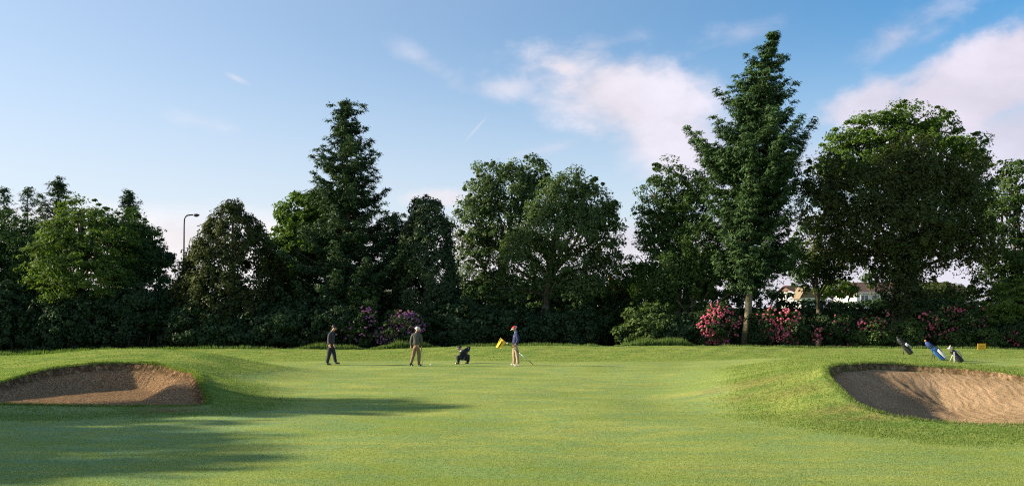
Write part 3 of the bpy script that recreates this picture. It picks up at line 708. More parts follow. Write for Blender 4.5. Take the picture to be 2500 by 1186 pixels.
dome_tree('cypress_tree', 'dark narrow domed cypress behind the purple rhododendron', 57, 1042, [(485, 12), (495, 30), (520, 42), (560, 56), (620, 66), (700, 76), (850, 82)], M['cypress_dark'], .2, 1.25)
tree('poplar_tree', 'tall pale green tree, rear one of the pair in the middle', 'tree', 66, 1190, [(1195, 435, 34, 32), (1180, 480, 42, 40), (1290, 425, 50, 32), (1250, 470, 55, 48), (1160, 545, 46, 52), (1230, 550, 62, 60), (1310, 490, 45, 50), (1155, 620, 42, 46), (1215, 640, 50, 45, 0, .7), (1150, 690, 45, 45), (1215, 700, 60, 30), (1290, 700, 50, 25, 2)], M['poplar'], .2, .85, .6, squash=.8)
tree('poplar_tree', 'rounded pale green tree, nearer one of the middle pair', 'tree', 60, 1315, [(1400, 460, 52, 38), (1365, 500, 62, 52), (1440, 510, 52, 55), (1400, 570, 85, 62, -1), (1475, 580, 38, 66), (1320, 570, 60, 50), (1290, 625, 58, 48), (1400, 650, 70, 38, 0, .7), (1260, 655, 46, 36, 0, .8), (1470, 650, 44, 36, 0, .8), (1420, 695, 60, 30, 0, .9), (1250, 705, 50, 24, 0, .8), (1340, 690, 50, 30, 0, .8)], M['poplar'], .19, .9, .62, trunk_r=.34, fork=745, squash=.8)
tree('small_tree', 'low sunlit tree peeping between the middle pair and the hedge', 'tree', 70, 1400, [(1370, 705, 45, 22), (1430, 700, 40, 20), (1310, 712, 40, 18)], M['shrub_lite'], .2, .9, .5, trunk_r=.1)
tree('small_tree', 'small rounded light green tree right of the orange chimney', 'tree', 66, 1535, [(1530, 675, 32, 30), (1565, 690, 34, 32), (1510, 700, 20, 22)], M['ash'], .18, 1.0, .5, trunk_r=.1)
shrub('reddish bush above the hedge near the orange chimney', 69, [(1505, 718, 26, 18), (1475, 712, 18, 14)], M['red_leaf'], .16, 1.0, .35)
tree('birch_tree', 'feathery birch left of the tall spruce', 'tree', 61, 1660, [(1630, 440, 34, 42, 0, .8), (1595, 470, 32, 30, 0, .7), (1680, 455, 40, 45, 0, .8), (1610, 530, 45, 40, 0, .8), (1670, 530, 48, 50), (1590, 590, 38, 32, 0, .7), (1640, 600, 50, 40), (1575, 640, 34, 30, 0, .7), (1690, 520, 45, 50), (1600, 560, 40, 40, 0, .8), (1575, 690, 40, 35)], M['mid'], .18, .85, .55, squash=.7)
tree('birch_tree', 'low spreading birch with hanging foliage in front of the hedge', 'tree', 57, 1695, [(1650, 650, 58, 45), (1700, 600, 50, 40), (1710, 660, 50, 50), (1620, 690, 42, 34), (1680, 710, 50, 40, 0, .9), (1750, 660, 60, 45), (1770, 610, 45, 40, 0, .8), (1900, 650, 50, 40, 0, .7), (1690, 770, 22, 40, 0, .5)], M['mid'], .17, .95, .5, squash=1.1, bark='bark_pale', trunk_r=.13)
conifer('spruce_tree', 'tallest spruce of all, its bare pale trunk among pink rhododendrons', 55, [(1890, 86), (1872, 130), (1858, 180), (1848, 240), (1842, 345), (1836, 500), (1832, 640), (1828, 740), (1820, 842)],
        [(86, 1), (112, 3), (128, 16), (145, 22), (160, 48), (178, 30), (200, 42), (232, 90), (252, 62), (285, 92), (305, 80), (350, 150), (375, 128), (400, 142), (440, 112), (520, 108), (560, 88), (600, 96), (650, 104), (690, 70)], 705, M['spruce'], step=.42, nb=6, droop=.14, tip=.34, size=.30, dens=1.3, trunk_r=.27)
tree('beech_tree', 'big dark green tree behind, its lumpy top the highest on the right', 'tree', 64, 2230, [(2220, 300, 60, 38), (2155, 325, 65, 42), (2070, 335, 45, 28), (2290, 315, 38, 34), (2350, 365, 46, 34), (2230, 380, 120, 60), (2100, 400, 80, 60), (2350, 430, 50, 60), (2050, 400, 30, 30), (2380, 520, 40, 60)], M['syc'], .22, 1.0, .75, squash=.5, trunk_r=.4)
tree('birch_tree', 'huge drooping olive green tree with ivied trunk on the right', 'tree', 57, 2180, [(2230, 400, 60, 50), (2180, 450, 90, 60), (2280, 450, 70, 60), (2100, 490, 90, 65), (2020, 440, 60, 45), (2330, 530, 60, 80), (2220, 540, 110, 70, -1), (2110, 570, 90, 55), (1995, 500, 50, 60), (2195, 630, 46, 46, -1), (2290, 602, 80, 42), (2380, 600, 46, 56), (2360, 450, 40, 60), (2190, 690, 34, 34, -1), (2200, 735, 24, 26, -1), (2255, 655, 30, 22), (2180, 655, 40, 30), (2040, 620, 60, 35, 1, .7)], M['olive'], .18, 1.0, .62, squash=1.15, trunk_r=.36, fork=720)
tree('beech_tree', 'dark tree with low drooping branches right of the tall spruce', 'tree', 63, 2000, [(1990, 590, 50, 50, 0, .75), (1960, 640, 45, 35, 0, .6), (2020, 655, 50, 28, 0, .7), (1985, 680, 50, 25, 0, .7), (2065, 625, 36, 24)], M['dark'], .2, .9, .5, squash=.8, trunk_r=.2)
tree('beech_tree', 'dark green tree cut by the right edge of the photo', 'tree', 60, 2500, [(2480, 430, 48, 40, 0, .8), (2540, 450, 80, 60), (2450, 490, 36, 28, 0, .8), (2500, 540, 75, 50), (2450, 610, 50, 50), (2520, 640, 90, 60), (2440, 690, 50, 40), (2530, 740, 90, 60)], M['mid'], .2, 1.0, .65, squash=.45)
tree('yew_tree', 'low yew with flat lit sprays above the yellow sign', 'tree', 54.5, 2520, [(2470, 745, 60, 26, 0, .9), (2430, 775, 45, 16, 0, .8), (2500, 710, 60, 25, 0, .9), (2480, 790, 60, 25, 0, .8), (2560, 740, 60, 60)], M['ash'], .16, .9, .42, squash=.35, trunk_r=.15)
tree('small_tree', 'small fresh green tree between the two white houses', 'tree', 90, 2060, [(2050, 703, 44, 22), (2012, 715, 24, 14), (2080, 712, 16, 16)], M['ash'], .2, 1.0, .4, trunk_r=.1, grow=.9)
tree('small_tree', 'greyish bushy tree in front of the long brown roof', 'tree', 88, 2290, [(2280, 708, 45, 16), (2250, 715, 30, 18), (2330, 718, 50, 14)], M['olive'], .24, .95, .5, trunk_r=.1)
tree('small_tree', 'thin young tree at the roof edge left of the ivied trunk', 'tree', 84, 2130, [(2135, 672, 20, 16, 0, .5), (2120, 690, 14, 12, 0, .5)], M['mid'], .2, .6, .4, trunk_r=.07)
# trees standing left of the frame; the near two shadow the green, the rest are added to shade the treeline
off = [(-36.0, 19.9, 12.2, 3.6, 'broad tree outside the frame shading the grass beside the left bunker'),
       (-37.0, 13.6, 11.3, -4.0, 'broad tree outside the frame shading the lower left turf'),
       (-62, 60, 13, 5, 'tall tree added outside the frame to shade the left treeline'), (-58, 68, 13, 5, 'tall tree added outside the frame to shade the back of the treeline'),
       (-47, 60, 9.5, 4, 'tree added outside the frame to shade the left edge tree')]
for ox, oy, oh, orr, lab in off:
    k = oy / F; bp = HX + ox / k
    zpx = lambda z: HY - (z - CAMH) / k
    m_ = lambda dx, z, rx, rz, dy: (bp + dx / k, zpx(z), rx / k, rz / k, dy)
    if orr < 0: lob = [m_(0, oh - 1.8, 4.6, 1.7, 1.1), m_(0, oh - 1.0, 1.8, 1.0, -1.2), m_(0, oh * .6, 4.5, 2.5, 1), m_(0, oh * .35, 4, 2.5, .5)]
    elif oy < 30: lob = [m_(0, oh - 1.9, 2.6, 1.7, 0), m_(0, oh - 1.0, 1.3, .9, -.3), m_(0, oh * .6, 2.6, 2.2, -1.8), m_(0, oh * .35, 2.6, 2.2, -1.8)]
    else: lob = [m_(0, oh - orr * .5, orr * .8, orr * .5, 0)] + [m_(math.cos(q * 2.1) * orr * .5, oh * (.35 + .07 * q), orr * .7, orr * .55, math.sin(q * 2.1) * orr * .4) for q in range(6)]
    tree('broadleaf_tree', lab, 'tree', oy, bp, lob, M['mid'], .32, 1.1, .8, back=1.0)

# ------------------------------------------------------------------ hedge and shrubs
for tpx, tty, tw, lab in ((1180, 715, 70, 'dark thicket at the foot of the rear tree of the middle pair'), (1290, 712, 60, 'dark thicket between the trunks of the middle pair'),
                          (1420, 715, 80, 'dark thicket right of the middle pair, under the sky gap'), (700, 700, 60, 'dark thicket between the domed cypress and the pointed fir'),
                          (920, 735, 50, 'dark thicket right of the pointed fir behind the lilac blossoms'), (1600, 730, 80, 'dark thicket below the feathery birch')):
    shrub(lab, 65, [(tpx, tty + 45, tw, 62), (tpx - tw * .6, tty + 60, tw * .7, 50), (tpx + tw * .6, tty + 55, tw * .7, 52)], M['dark'], size=.2, cover=1.0, clump_r=.45, name='thicket', cat='bush')
hr = empty('hedge', (0, 68, 0)); tag(hr, 'tall dark clipped hedge running behind all the trees', 'hedge')
nH = 3500; hx = rng.uniform((-500 - HX) / F * 68, (2750 - HX) / F * 68, nH); hz = rng.random(nH) ** 0.8 * 3.35; top_ = rng.random(nH) < .25; hz[top_] = 3.3
hz *= np.where(hx < (1930 - HX) / F * 68, 1.26, 1.0)
hd = np.where(top_, rng.uniform(66.8, 69.6, nH), 66.8 + rng.normal(0, .2, nH))
hz += 0.12 * np.sin(hx * 1.3) + rng.normal(0, .05, nH)
V, t = clumps(np.c_[hx, hd, hz], rng.uniform(.35, .6, nH), unit(np.c_[np.zeros(nH), np.where(top_, 0, -1), np.where(top_, 1, .2)]), 34, .22, .8)
link('foliage', np_mesh('foliage', V.reshape(-1, 3), np.arange(3 * len(V)).reshape(-1, 3), t), M['shrub'], hr)
mb = MB(); mb.box(((-520 - HX) / F * 68, 67.2, -.4), ((2760 - HX) / F * 68, 69.4, 3.0)); mb.build('branches', M['bark'], hr, smooth=False)

def sh(label, D, lobes, mat='shrub', **kw): return shrub(label, D, lobes, M[mat], **kw)
sh('dark spiky shrub mass at the far left under the sycamore', 56.0, [(-40, 790, 110, 85), (50, 800, 90, 70), (20, 730, 80, 40)], cover=1.0, size=.2, clump_r=.5)
sh('dark shrub below the pale green ash', 55.6, [(150, 800, 90, 70), (200, 770, 80, 60)], cover=1.0, size=.19, clump_r=.5)
sh('dark shrub between the ash and the sky gap', 56.0, [(290, 790, 85, 80), (340, 750, 70, 55)], cover=1.0, size=.19, clump_r=.5)
sh('dark shrub under the sky gap beside the lamp post', 57.0, [(415, 790, 60, 75), (440, 745, 25, 35), (380, 760, 40, 55)], cover=1.0, size=.18, clump_r=.45)
sh('bright leafy sprig catching sun at the foot of the lamp post', 58.0, [(443, 712, 16, 18), (425, 722, 14, 10)], 'ash', cover=.8, size=.16, clump_r=.3)
sh('broad leaved dark shrub at the foot of the domed cypress', 54.3, [(500, 800, 70, 48), (560, 815, 80, 36), (470, 780, 36, 40)], cover=.9, size=.18, clump_r=.4)
sh('low dark shrub between cypress and fir', 54.6, [(660, 800, 70, 52), (720, 790, 60, 55)], cover=.9, size=.18, clump_r=.4)
sh('shaded shrub with small pale leaves behind the walking golfer', 54.2, [(790, 800, 60, 48), (840, 790, 50, 50)], cover=.9, size=.15, clump_r=.35)
sh('pale leafed sapling above the sparse lilac blossoms', 54.6, [(895, 738, 24, 34), (870, 720, 18, 20)], 'shrub_lite', cover=.45, size=.14, clump_r=.3)
sh('rhododendron with sparse lilac blossoms left of the big purple one', 54.0, [(890, 800, 48, 50), (860, 790, 40, 40)], 'rhodo', name='rhododendron', cover=.9, flowers=(M['purple'], [(905, 770, 24, 26, 24), (888, 800, 40, 36, 14), (840, 800, 30, 30, 5)]))
sh('large rhododendron covered in purple blossom behind two golfers', 53.8, [(985, 805, 58, 46), (955, 820, 40, 30), (1010, 790, 30, 36)], 'rhodo', name='rhododendron', cover=1.1, flowers=(M['purple'], [(990, 780, 36, 22, 80), (1000, 800, 44, 32, 60), (955, 818, 40, 24, 65), (1018, 790, 20, 22, 22)]))
sh('dark shrub right of the purple rhododendron', 55.0, [(1080, 800, 50, 50), (1120, 790, 50, 60)], cover=.9, size=.17, clump_r=.4)
sh('deep shaded shrub in the middle behind the crouching golfer', 55.5, [(1190, 800, 70, 50), (1250, 800, 60, 46)], cover=.8, size=.17, clump_r=.4)
sh('deep shaded shrub right of the golfer with the flag', 56.0, [(1330, 805, 70, 46), (1410, 800, 70, 46)], cover=.8, size=.17, clump_r=.4)
sh('pale leafy shrub catching light left of the pink rhododendron', 54.4, [(1580, 800, 55, 40), (1540, 815, 40, 26), (1610, 790, 40, 45), (1560, 765, 34, 26, 0, .5)], 'shrub_lite', cover=.75, size=.15, clump_r=.3)
sh('low green shrub between the pale one and the pink blossoms', 54.0, [(1650, 815, 42, 32), (1680, 800, 26, 36)], cover=.9, size=.15, clump_r=.3)
PK = M['pink']
sh('rhododendron dense with pink blossom left of the spruce trunk', 53.8, [(1740, 800, 46, 46), (1725, 815, 34, 30), (1765, 780, 34, 40)], 'rhodo', name='rhododendron', cover=1.1, flowers=(PK, [(1725, 800, 28, 34, 95), (1752, 770, 30, 34, 60), (1745, 825, 34, 14, 45), (1785, 790, 24, 30, 22)]))
sh('rhododendron with pink blossom just right of the spruce trunk', 53.8, [(1870, 800, 36, 44), (1850, 820, 24, 26)], 'rhodo', name='rhododendron', cover=1.0, flowers=(PK, [(1868, 775, 26, 26, 22), (1880, 805, 20, 26, 36), (1860, 812, 16, 14, 18)]))
sh('rhododendron with scattered pink heads, third bush along', 53.6, [(1925, 805, 46, 40), (1965, 815, 30, 30)], 'rhodo', name='rhododendron', cover=1.0, flowers=(PK, [(1915, 780, 34, 26, 36), (1905, 815, 26, 22, 58), (1930, 832, 18, 12, 14), (1985, 815, 16, 22, 26)]))
sh('dark rhododendron with very few blossoms beneath the dark hedge', 53.9, [(2040, 800, 55, 44), (2085, 815, 40, 32)], 'rhodo', name='rhododendron', cover=1.0, flowers=(PK, [(2030, 790, 30, 30, 8), (2075, 800, 40, 30, 16), (2045, 842, 60, 6, 5)]))
sh('leafy rhododendron left of the ivied trunk', 53.5, [(2125, 810, 46, 36), (2090, 825, 30, 22)], 'shrub_lite', name='rhododendron', cover=.95, flowers=(PK, [(2120, 792, 36, 18, 18), (2135, 815, 30, 18, 8), (2150, 765, 12, 10, 4)]))
sh('leafy green shrub right of the ivied trunk', 53.5, [(2215, 815, 36, 32), (2190, 825, 22, 22)], 'shrub_lite', cover=1.0)
sh('climbing ivy bush wrapped round the white post', 55.0, [(2235, 760, 36, 40), (2215, 720, 26, 30), (2270, 740, 40, 30)], 'olive', cover=.9, size=.14)
sh('tall rhododendron with pale pink heads above the golf bags', 53.9, [(2300, 800, 60, 46), (2280, 765, 50, 34), (2350, 780, 46, 50)], 'rhodo', name='rhododendron', cover=1.0, flowers=(PK, [(2320, 760, 46, 22, 36), (2260, 785, 30, 26, 28), (2300, 805, 46, 28, 44), (2365, 775, 30, 34, 16), (2250, 815, 22, 18, 14)]))
sh('low leafy bank of shrub behind the yellow sign', 53.3, [(2390, 825, 50, 24), (2330, 830, 44, 18)], 'shrub_lite', cover=.95, size=.13)
sh('rhododendron with a few deep pink heads by the right edge', 53.5, [(2460, 820, 48, 30), (2520, 815, 50, 36)], 'rhodo', name='rhododendron', cover=1.0, flowers=(PK, [(2455, 820, 26, 16, 14), (2480, 835, 24, 10, 8), (2400, 815, 20, 10, 5)]))

#@BUILDINGS
# ------------------------------------------------------------------ houses beyond the hedge
M['roof'] = simple('roof_brown', (0.13, 0.075, 0.06), 0.85, 0.25, 6)
M['roof_tan'] = simple('roof_tan', (0.20, 0.15, 0.095), 0.85, 0.2, 6)
M['render'] = simple('white_render', (0.80, 0.78, 0.74), 0.8, 0.05, 4)
M['glass'] = simple('window_glass', (0.06, 0.07, 0.08), 0.12, 0.1, 4, spec=0.8)
M['pvc'] = simple('white_paint', (0.8, 0.8, 0.78), 0.5, 0.04, 4)
M['brick'] = simple('orange_brick', (0.45, 0.17, 0.07), 0.85, 0.2, 12)
M['steel'] = simple('dark_painted_steel', (0.03, 0.035, 0.04), 0.5, 0.1, 5)
def house(label, x0, x1, y0, depth, z_eave, z_ridge, roofmat, wins, gable=None, rise='x'):
    root = empty('house', ((x0 + x1) / 2, y0, 0)); tag(root, label, 'house')
    MB().box((x0, y0, -.3), (x1, y0 + depth, z_eave)).build('wall', M['render'], root, smooth=False)
    o = .35; rt = MB()
    if rise == 'x':      # ridge runs along x
        ym = y0 + depth / 2
        for sgn, ye in ((-1, y0 - o), (1, y0 + depth + o)):
            n = 14
            for i in range(n):    # overlapping courses of tiles give the slope real steps
                t0, t1 = i / n, (i + 1) / n + .02
                ya_, yb_ = ye + (ym - ye) * t0, ye + (ym - ye) * min(t1, 1)
                za, zb = z_eave - .12 + (z_ridge - z_eave + .12) * t0 + .05, z_eave - .12 + (z_ridge - z_eave + .12) * min(t1, 1)
                rt.poly([(x0 - o, ya_, za), (x1 + o, ya_, za), (x1 + o, yb_, zb), (x0 - o, yb_, zb)])
                rt.poly([(x0 - o, ya_, za), (x1 + o, ya_, za), (x1 + o, ya_, za - .06), (x0 - o, ya_, za - .06)])
        for xe in (x0 + .01, x1 - .01): rt.poly([(xe, y0, z_eave), (xe, y0 + depth, z_eave), (xe, ym, z_ridge - .05)])
        MB().ring_tube([(x0 - o, ym, z_ridge), (x1 + o, ym, z_ridge)], .11, 8).build('ridge_tiles', roofmat, root)
        MB().box((x0 - o, y0 - o - .1, z_eave - .2), (x1 + o, y0 - o, z_eave - .07)).build('gutter', M['pvc'], root, smooth=False)
    else:                # gable towards the camera
        xm = gable
        for xe in (x0 - o, x1 + o):
            n = 8
            for i in range(n):
                t0, t1 = i / n, (i + 1) / n + .02
                xa_, xb_ = xe + (xm - xe) * t0, xe + (xm - xe) * min(t1, 1)
                za, zb = z_eave - .12 + (z_ridge - z_eave + .12) * t0 + .05, z_eave - .12 + (z_ridge - z_eave + .12) * min(t1, 1)
                rt.poly([(xa_, y0 - o, za), (xa_, y0 + depth + o, za), (xb_, y0 + depth + o, zb), (xb_, y0 - o, zb)])
                rt.poly([(xa_, y0 - o, za), (xa_, y0 + depth + o, za), (xa_, y0 + depth + o, za - .06), (xa_, y0 - o, za - .06)])
        rt.poly([(x0, y0 - .01, z_eave), (x1, y0 - .01, z_eave), (xm, y0 - .01, z_ridge - .05)])
    rt.build('roof', roofmat, root, smooth=False)
    for (wx, wz, ww, wh) in wins:
        fr = MB()
        fr.box((wx - .08, y0 - .06, wz - .08), (wx, y0 + .02, wz + wh + .08)).box((wx + ww, y0 - .06, wz - .08), (wx + ww + .08, y0 + .02, wz + wh + .08))
        fr.box((wx, y0 - .06, wz + wh), (wx + ww, y0 + .02, wz + wh + .08)).box((wx, y0 - .08, wz - .08), (wx + ww, y0 + .02, wz)).box((wx + ww / 2 - .04, y0 - .05, wz), (wx + ww / 2 + .04, y0 - .005, wz + wh))
        f = fr.build('window', M['pvc'], root, smooth=False)
        g = MB().box((wx + .002, y0 - .035, wz + .002), (wx + ww - .002, y0 - .006, wz + wh - .002)).build('pane', M['glass'], None, smooth=False)
        g.parent = f; g.location = (0, 0, 0)
    return root
kA, kB = 105 / F, 112 / F
def hxz(px, py, D): v = W(px, py, D); return v.x, v.z
x0, _ = hxz(1938, 0, 105); x1, _ = hxz(1984, 0, 105); _, ze = hxz(0, 710, 105); _, zr = hxz(0, 696, 105)
house('small white house with tan pitched roof right of the spruce trunk', x0, x1, 105, 6, ze, zr, M['roof'], [(x0 + .5, ze - 1.4, .7, 1.0), (x0 + 1.5, ze - 1.4, .6, 1.0)], gable=(x0 + x1) / 2, rise='x')
xA, _ = hxz(1967, 0, 100); xB, _ = hxz(2022, 0, 100)
house('low tan gabled outbuilding in front of the small white house', xA, xB, 101.5, 2.5, hxz(0, 726, 100)[1], hxz(0, 698, 100)[1], M['roof_tan'], [], gable=xA + .5, rise='y')
x0, _ = hxz(2092, 0, 112); x1, _ = hxz(2178, 0, 112); _, ze = hxz(0, 712, 112); _, zr = hxz(0, 690, 115)
house('white house with long brown tiled roof left of the ivied trunk', x0, x1, 112, 8, ze, zr, M['roof'], [(x0 + .6, ze - 1.6, .9, 1.1), (x0 + 2.1, ze - 1.6, .7, 1.1), (x0 + 3.4, ze - 1.6, .8, 1.1)])
x0, _ = hxz(2188, 0, 112); x1, _ = hxz(2356, 0, 112)
house('white house with brown roof showing right of the white post', x0, x1, 112.2, 8, ze, zr, M['roof'], [(x0 + 2.5, ze - 1.6, 1.1, 1.1), (x0 + 6, ze - 1.6, 1.1, 1.1)])
x0, _ = hxz(925, 0, 105); x1, _ = hxz(962, 0, 105); _, ze = hxz(0, 714, 105); _, zr = hxz(0, 702, 105)
house('pale roofed house glimpsed between the fir and the dark cypress', x0, x1, 105, 5, ze, zr, simple('roof_pale', (0.42, 0.37, 0.28), .8, .1, 5), [(x0 + .5, ze - 1.3, .7, .9)])
x0, _ = hxz(1462, 0, 115); x1, _ = hxz(1512, 0, 115); _, ze = hxz(0, 712, 115); _, zr = hxz(0, 697, 115)
hz_ = house('house with tall orange chimney glimpsed behind the small rounded tree', x0, x1, 115, 6, ze, zr, M['roof'], [(x0 + .8, ze - 1.4, .8, 1.0)])
cx_, cz_ = hxz(1494, 676, 115); ch = MB().box((cx_ - .22, 116.5, zr - 1), (cx_ + .22, 117, cz_)).build('chimney', M['brick'], hz_, smooth=False)
MB().ring_tube([(cx_, 116.75, cz_), (cx_, 116.75, cz_ + .35)], .11, 8).build('chimney_pot', M['brick'], hz_)

# ------------------------------------------------------------------ lamp posts and the white post
def lamp_post(label, D, px, top, arm, head, r=.085):
    b = W(px, 845, D); root = empty('lamp_post', (b.x, D, 0)); tag(root, label, 'lamp post', 'street lamps beyond the trees')
    k = D / F; zt = W(0, top, D).z; mb = MB(); pts = [(b.x, D, 0), (b.x, D, zt * .35), (b.x + .06, D, zt - 1.0)]
    for i in range(7):
        a = math.pi / 2 * i / 6; rr = .5; pts.append((b.x + .08 + rr * (1 - math.cos(a)), D, zt - rr + rr * math.sin(a)))
    pts.append((b.x + arm * k, D, zt + .02))
    mb.ring_tube(pts, [r * 1.3, r * 1.15] + [r * .85] * 8 + [r * .7], 8).build('pole', M['steel'], root)
    h = head * k
    MB().ball((b.x + arm * k + h * .42, D, zt), (h * .55, .17, .13), 12, 8).build('lamp_head', M['steel'], root)
    MB().ball((b.x + arm * k + h * .42, D, zt - .07), (h * .38, .12, .12), 10, 6).build('lamp_glass', M['glass'], root)
    return root
lamp_post('tall street lamp standing in the sky gap left of the domed cypress', 80, 448, 525, 25, 15)
lamp_post('street lamp whose bent arm shows above the dark narrow cypress', 80, 1024, 487, 12, 8, .07)
pr = empty('post', W(2208, 760, 75)); tag(pr, 'white post standing between the two brown roofed houses', 'post')
a_, b_ = W(2206, 760, 75), W(2209, 690, 75); MB().ring_tube([(a_.x, 75, 0), a_, b_], [.09, .085, .075], 8).build('pole', M['pvc'], pr)
MB().ball(b_, (.1, .1, .06)).build('finial', M['pvc'], pr)

#@PEOPLE
# ------------------------------------------------------------------ people
def skin(name, joints, edges, mat, parent, root_i=0, sub=2, smooth_=True):
    """joints: (x, y, z, rx, ry) in world metres"""
    me = bpy.data.meshes.new(name); bm = bmesh.new(); ly = bm.verts.layers.skin.verify(); vs = [bm.verts.new(j[:3]) for j in joints]
    for a, b in edges: bm.edges.new((vs[a], vs[b]))
    for i, v in enumerate(vs):
        v[ly].radius = (joints[i][3], joints[i][4] if len(joints[i]) > 4 else joints[i][3]); v[ly].use_root = (i == root_i)
    bm.to_mesh(me); bm.free()
    o = bpy.data.objects.new(name + '_tmp', me); COL.objects.link(o)
    md = o.modifiers.new('s', 'SKIN'); md.branch_smoothing = 0.6; md.use_smooth_shade = True
    if sub: o.modifiers.new('d', 'SUBSURF').levels = sub
    dg = bpy.context.evaluated_depsgraph_get(); dg.update()
    nm = bpy.data.meshes.new_from_object(o.evaluated_get(dg)); nm.name = name
    bpy.data.objects.remove(o); nm.materials.clear()
    for p in nm.polygons: p.use_smooth = True
    return link(name, nm, mat, parent)
MSK = simple('skin', (0.50, 0.27, 0.18), 0.55, .06, 30)
MHAIR = simple('hair_dark', (0.05, 0.03, 0.02), .6, .2, 60); MHG = simple('hair_grey', (0.55, 0.52, 0.48), .6, .1, 60)
MSH = simple('shoe_black', (0.02, 0.02, 0.022), .35, .1, 20); MSHW = simple('shoe_white', (0.75, 0.74, 0.72), .4, .05, 20)
def cloth(name, col): return simple(name, col, .9, .14, 14, bump=.5)
def person(label, pix, J, mats, facing, hair, cap=None, bulk=1.1):
    """J: joint name -> (px, py, dy) in the photo at distance D; facing: unit vector of the face in world xy"""
    root_p, D = hit(*pix); zoff = 0.0
    root = empty('person', root_p); tag(root, label, 'person')
    P = {k: W(v[0], v[1], D, v[2] if len(v) > 2 else 0) for k, v in J.items()}
    f = Vector(facing).normalized(); s = Vector((f.y, -f.x, 0)) if abs(f.z) < .9 else Vector((1, 0, 0))
    P['yoke'] = P['chest'].lerp(P['neckbase'], .62)
    names = ['pelvis', 'waist', 'chest', 'yoke', 'neckbase', 'neck', 'headlow', 'headmid', 'headtop', 'nose',
             'shL', 'elL', 'wrL', 'shR', 'elR', 'wrR', 'hipL', 'knL', 'anL', 'toL', 'hipR', 'knR', 'anR', 'toR']
    h = P['head']; up = (h - P['neck']).normalized()
    P['headlow'] = h - up * .06 + f * .015; P['headmid'] = h + up * .01; P['headtop'] = h + up * .07 - f * .01; P['nose'] = h + f * .115 - up * .015
    for sd_ in 'LR':
        toe = P['to' + sd_]
    rad = dict(pelvis=(.125, .12), waist=(.12, .11), chest=(.125, .105), yoke=(.095, .08), neckbase=(.075, .07), neck=(.058, .058), headlow=(.068, .073), headmid=(.085, .094), headtop=(.068, .072), nose=(.012, .012),
               shL=(.045,) * 2, elL=(.036,) * 2, wrL=(.025,) * 2, hipL=(.085,) * 2, knL=(.055,) * 2, anL=(.035,) * 2, toL=(.03, .03))
    for k in list(rad):
        if k.endswith('L'): rad[k[:-1] + 'R'] = rad[k]
    ed = [('pelvis', 'waist'), ('waist', 'chest'), ('chest', 'yoke'), ('yoke', 'neckbase'), ('neckbase', 'neck'), ('neck', 'headlow'), ('headlow', 'headmid'), ('headmid', 'headtop'), ('headmid', 'nose')]
    for q in 'LR': ed += [('yoke', 'sh' + q), ('sh' + q, 'el' + q), ('el' + q, 'wr' + q), ('pelvis', 'hip' + q), ('hip' + q, 'kn' + q), ('kn' + q, 'an' + q), ('an' + q, 'to' + q)]
    joints = [(*P[n], *rad[n]) for n in names]; ix = {n: i for i, n in enumerate(names)}
    edges = [(ix[a], ix[b]) for a, b in ed]
    for q in 'LR':                                    # hand: palm and five fingers of unequal length, slightly curled
        wv = P['wr' + q]; dr_ = (P['wr' + q] - P['el' + q]).normalized(); fr = f if abs(dr_.dot(f)) < .8 else Vector((0, 0, 1))
        acr = (fr - dr_ * fr.dot(dr_)).normalized(); inn = dr_.cross(acr)
        palm = wv + dr_ * .06; joints.append((*palm, .022, .034)); pi = len(joints) - 1; edges.append((ix['wr' + q], pi))
        for k_, (o_, L_) in enumerate(((-.028, .06), (-.010, .075), (.009, .072), (.026, .055))):
            a_ = palm + acr * o_ + dr_ * .03; joints.append((*a_, .0095)); edges.append((pi, len(joints) - 1))
            b_ = a_ + dr_ * L_ * .55 + inn * .012; joints.append((*b_, .0088)); edges.append((len(joints) - 2, len(joints) - 1))
            c_ = b_ + dr_ * L_ * .4 + inn * .028; joints.append((*c_, .0075)); edges.append((len(joints) - 2, len(joints) - 1))
        a_ = wv + dr_ * .035 + acr * .035; joints.append((*a_, .011)); edges.append((ix['wr' + q], len(joints) - 1))
        b_ = a_ + dr_ * .04 + acr * .015 + inn * .01; joints.append((*b_, .009)); edges.append((len(joints) - 2, len(joints) - 1))
    skin('body', joints, edges, MSK, root)
    # jacket: torso and sleeves, a little outside the body
    P['nk'] = P['neckbase'].lerp(P['neck'], .3)
    P['ch2'] = P['chest'].lerp(P['neckbase'], .25)
    nj = ['hem', 'waist', 'ch2', 'nk', 'shL', 'elL', 'cuL', 'shR', 'elR', 'cuR']
    P['hem'] = P['pelvis'].lerp(P['waist'], -.25 + .25)
    for q in 'LR': P['cu' + q] = P['el' + q].lerp(P['wr' + q], .96)
    jr = dict(hem=(.168, .15), waist=(.17, .145), ch2=(.180, .15), nk=(.085, .08), shL=(.094,) * 2, elL=(.062,) * 2, cuL=(.045,) * 2)
    for k in list(jr):
        if k.endswith('L'): jr[k[:-1] + 'R'] = jr[k]
    jx = {n: i for i, n in enumerate(nj)}
    skin('jacket', [(*P[n], jr[n][0] * (bulk if n in ('hem', 'waist', 'ch2') else 1 + (bulk - 1) * .4), jr[n][1] * (bulk if n in ('hem', 'waist', 'ch2') else 1 + (bulk - 1) * .4)) for n in nj], [(jx[a], jx[b]) for a, b in [('hem', 'waist'), ('waist', 'ch2'), ('ch2', 'nk'), ('ch2', 'shL'), ('shL', 'elL'), ('elL', 'cuL'), ('ch2', 'shR'), ('shR', 'elR'), ('elR', 'cuR')]], mats[0], root, 2)
    nt = ['belt', 'pelvis', 'hipL', 'midL', 'knL', 'shnL', 'hmL', 'hipR', 'midR', 'knR', 'shnR', 'hmR']
    P['belt'] = P['pelvis'].lerp(P['waist'], .45)
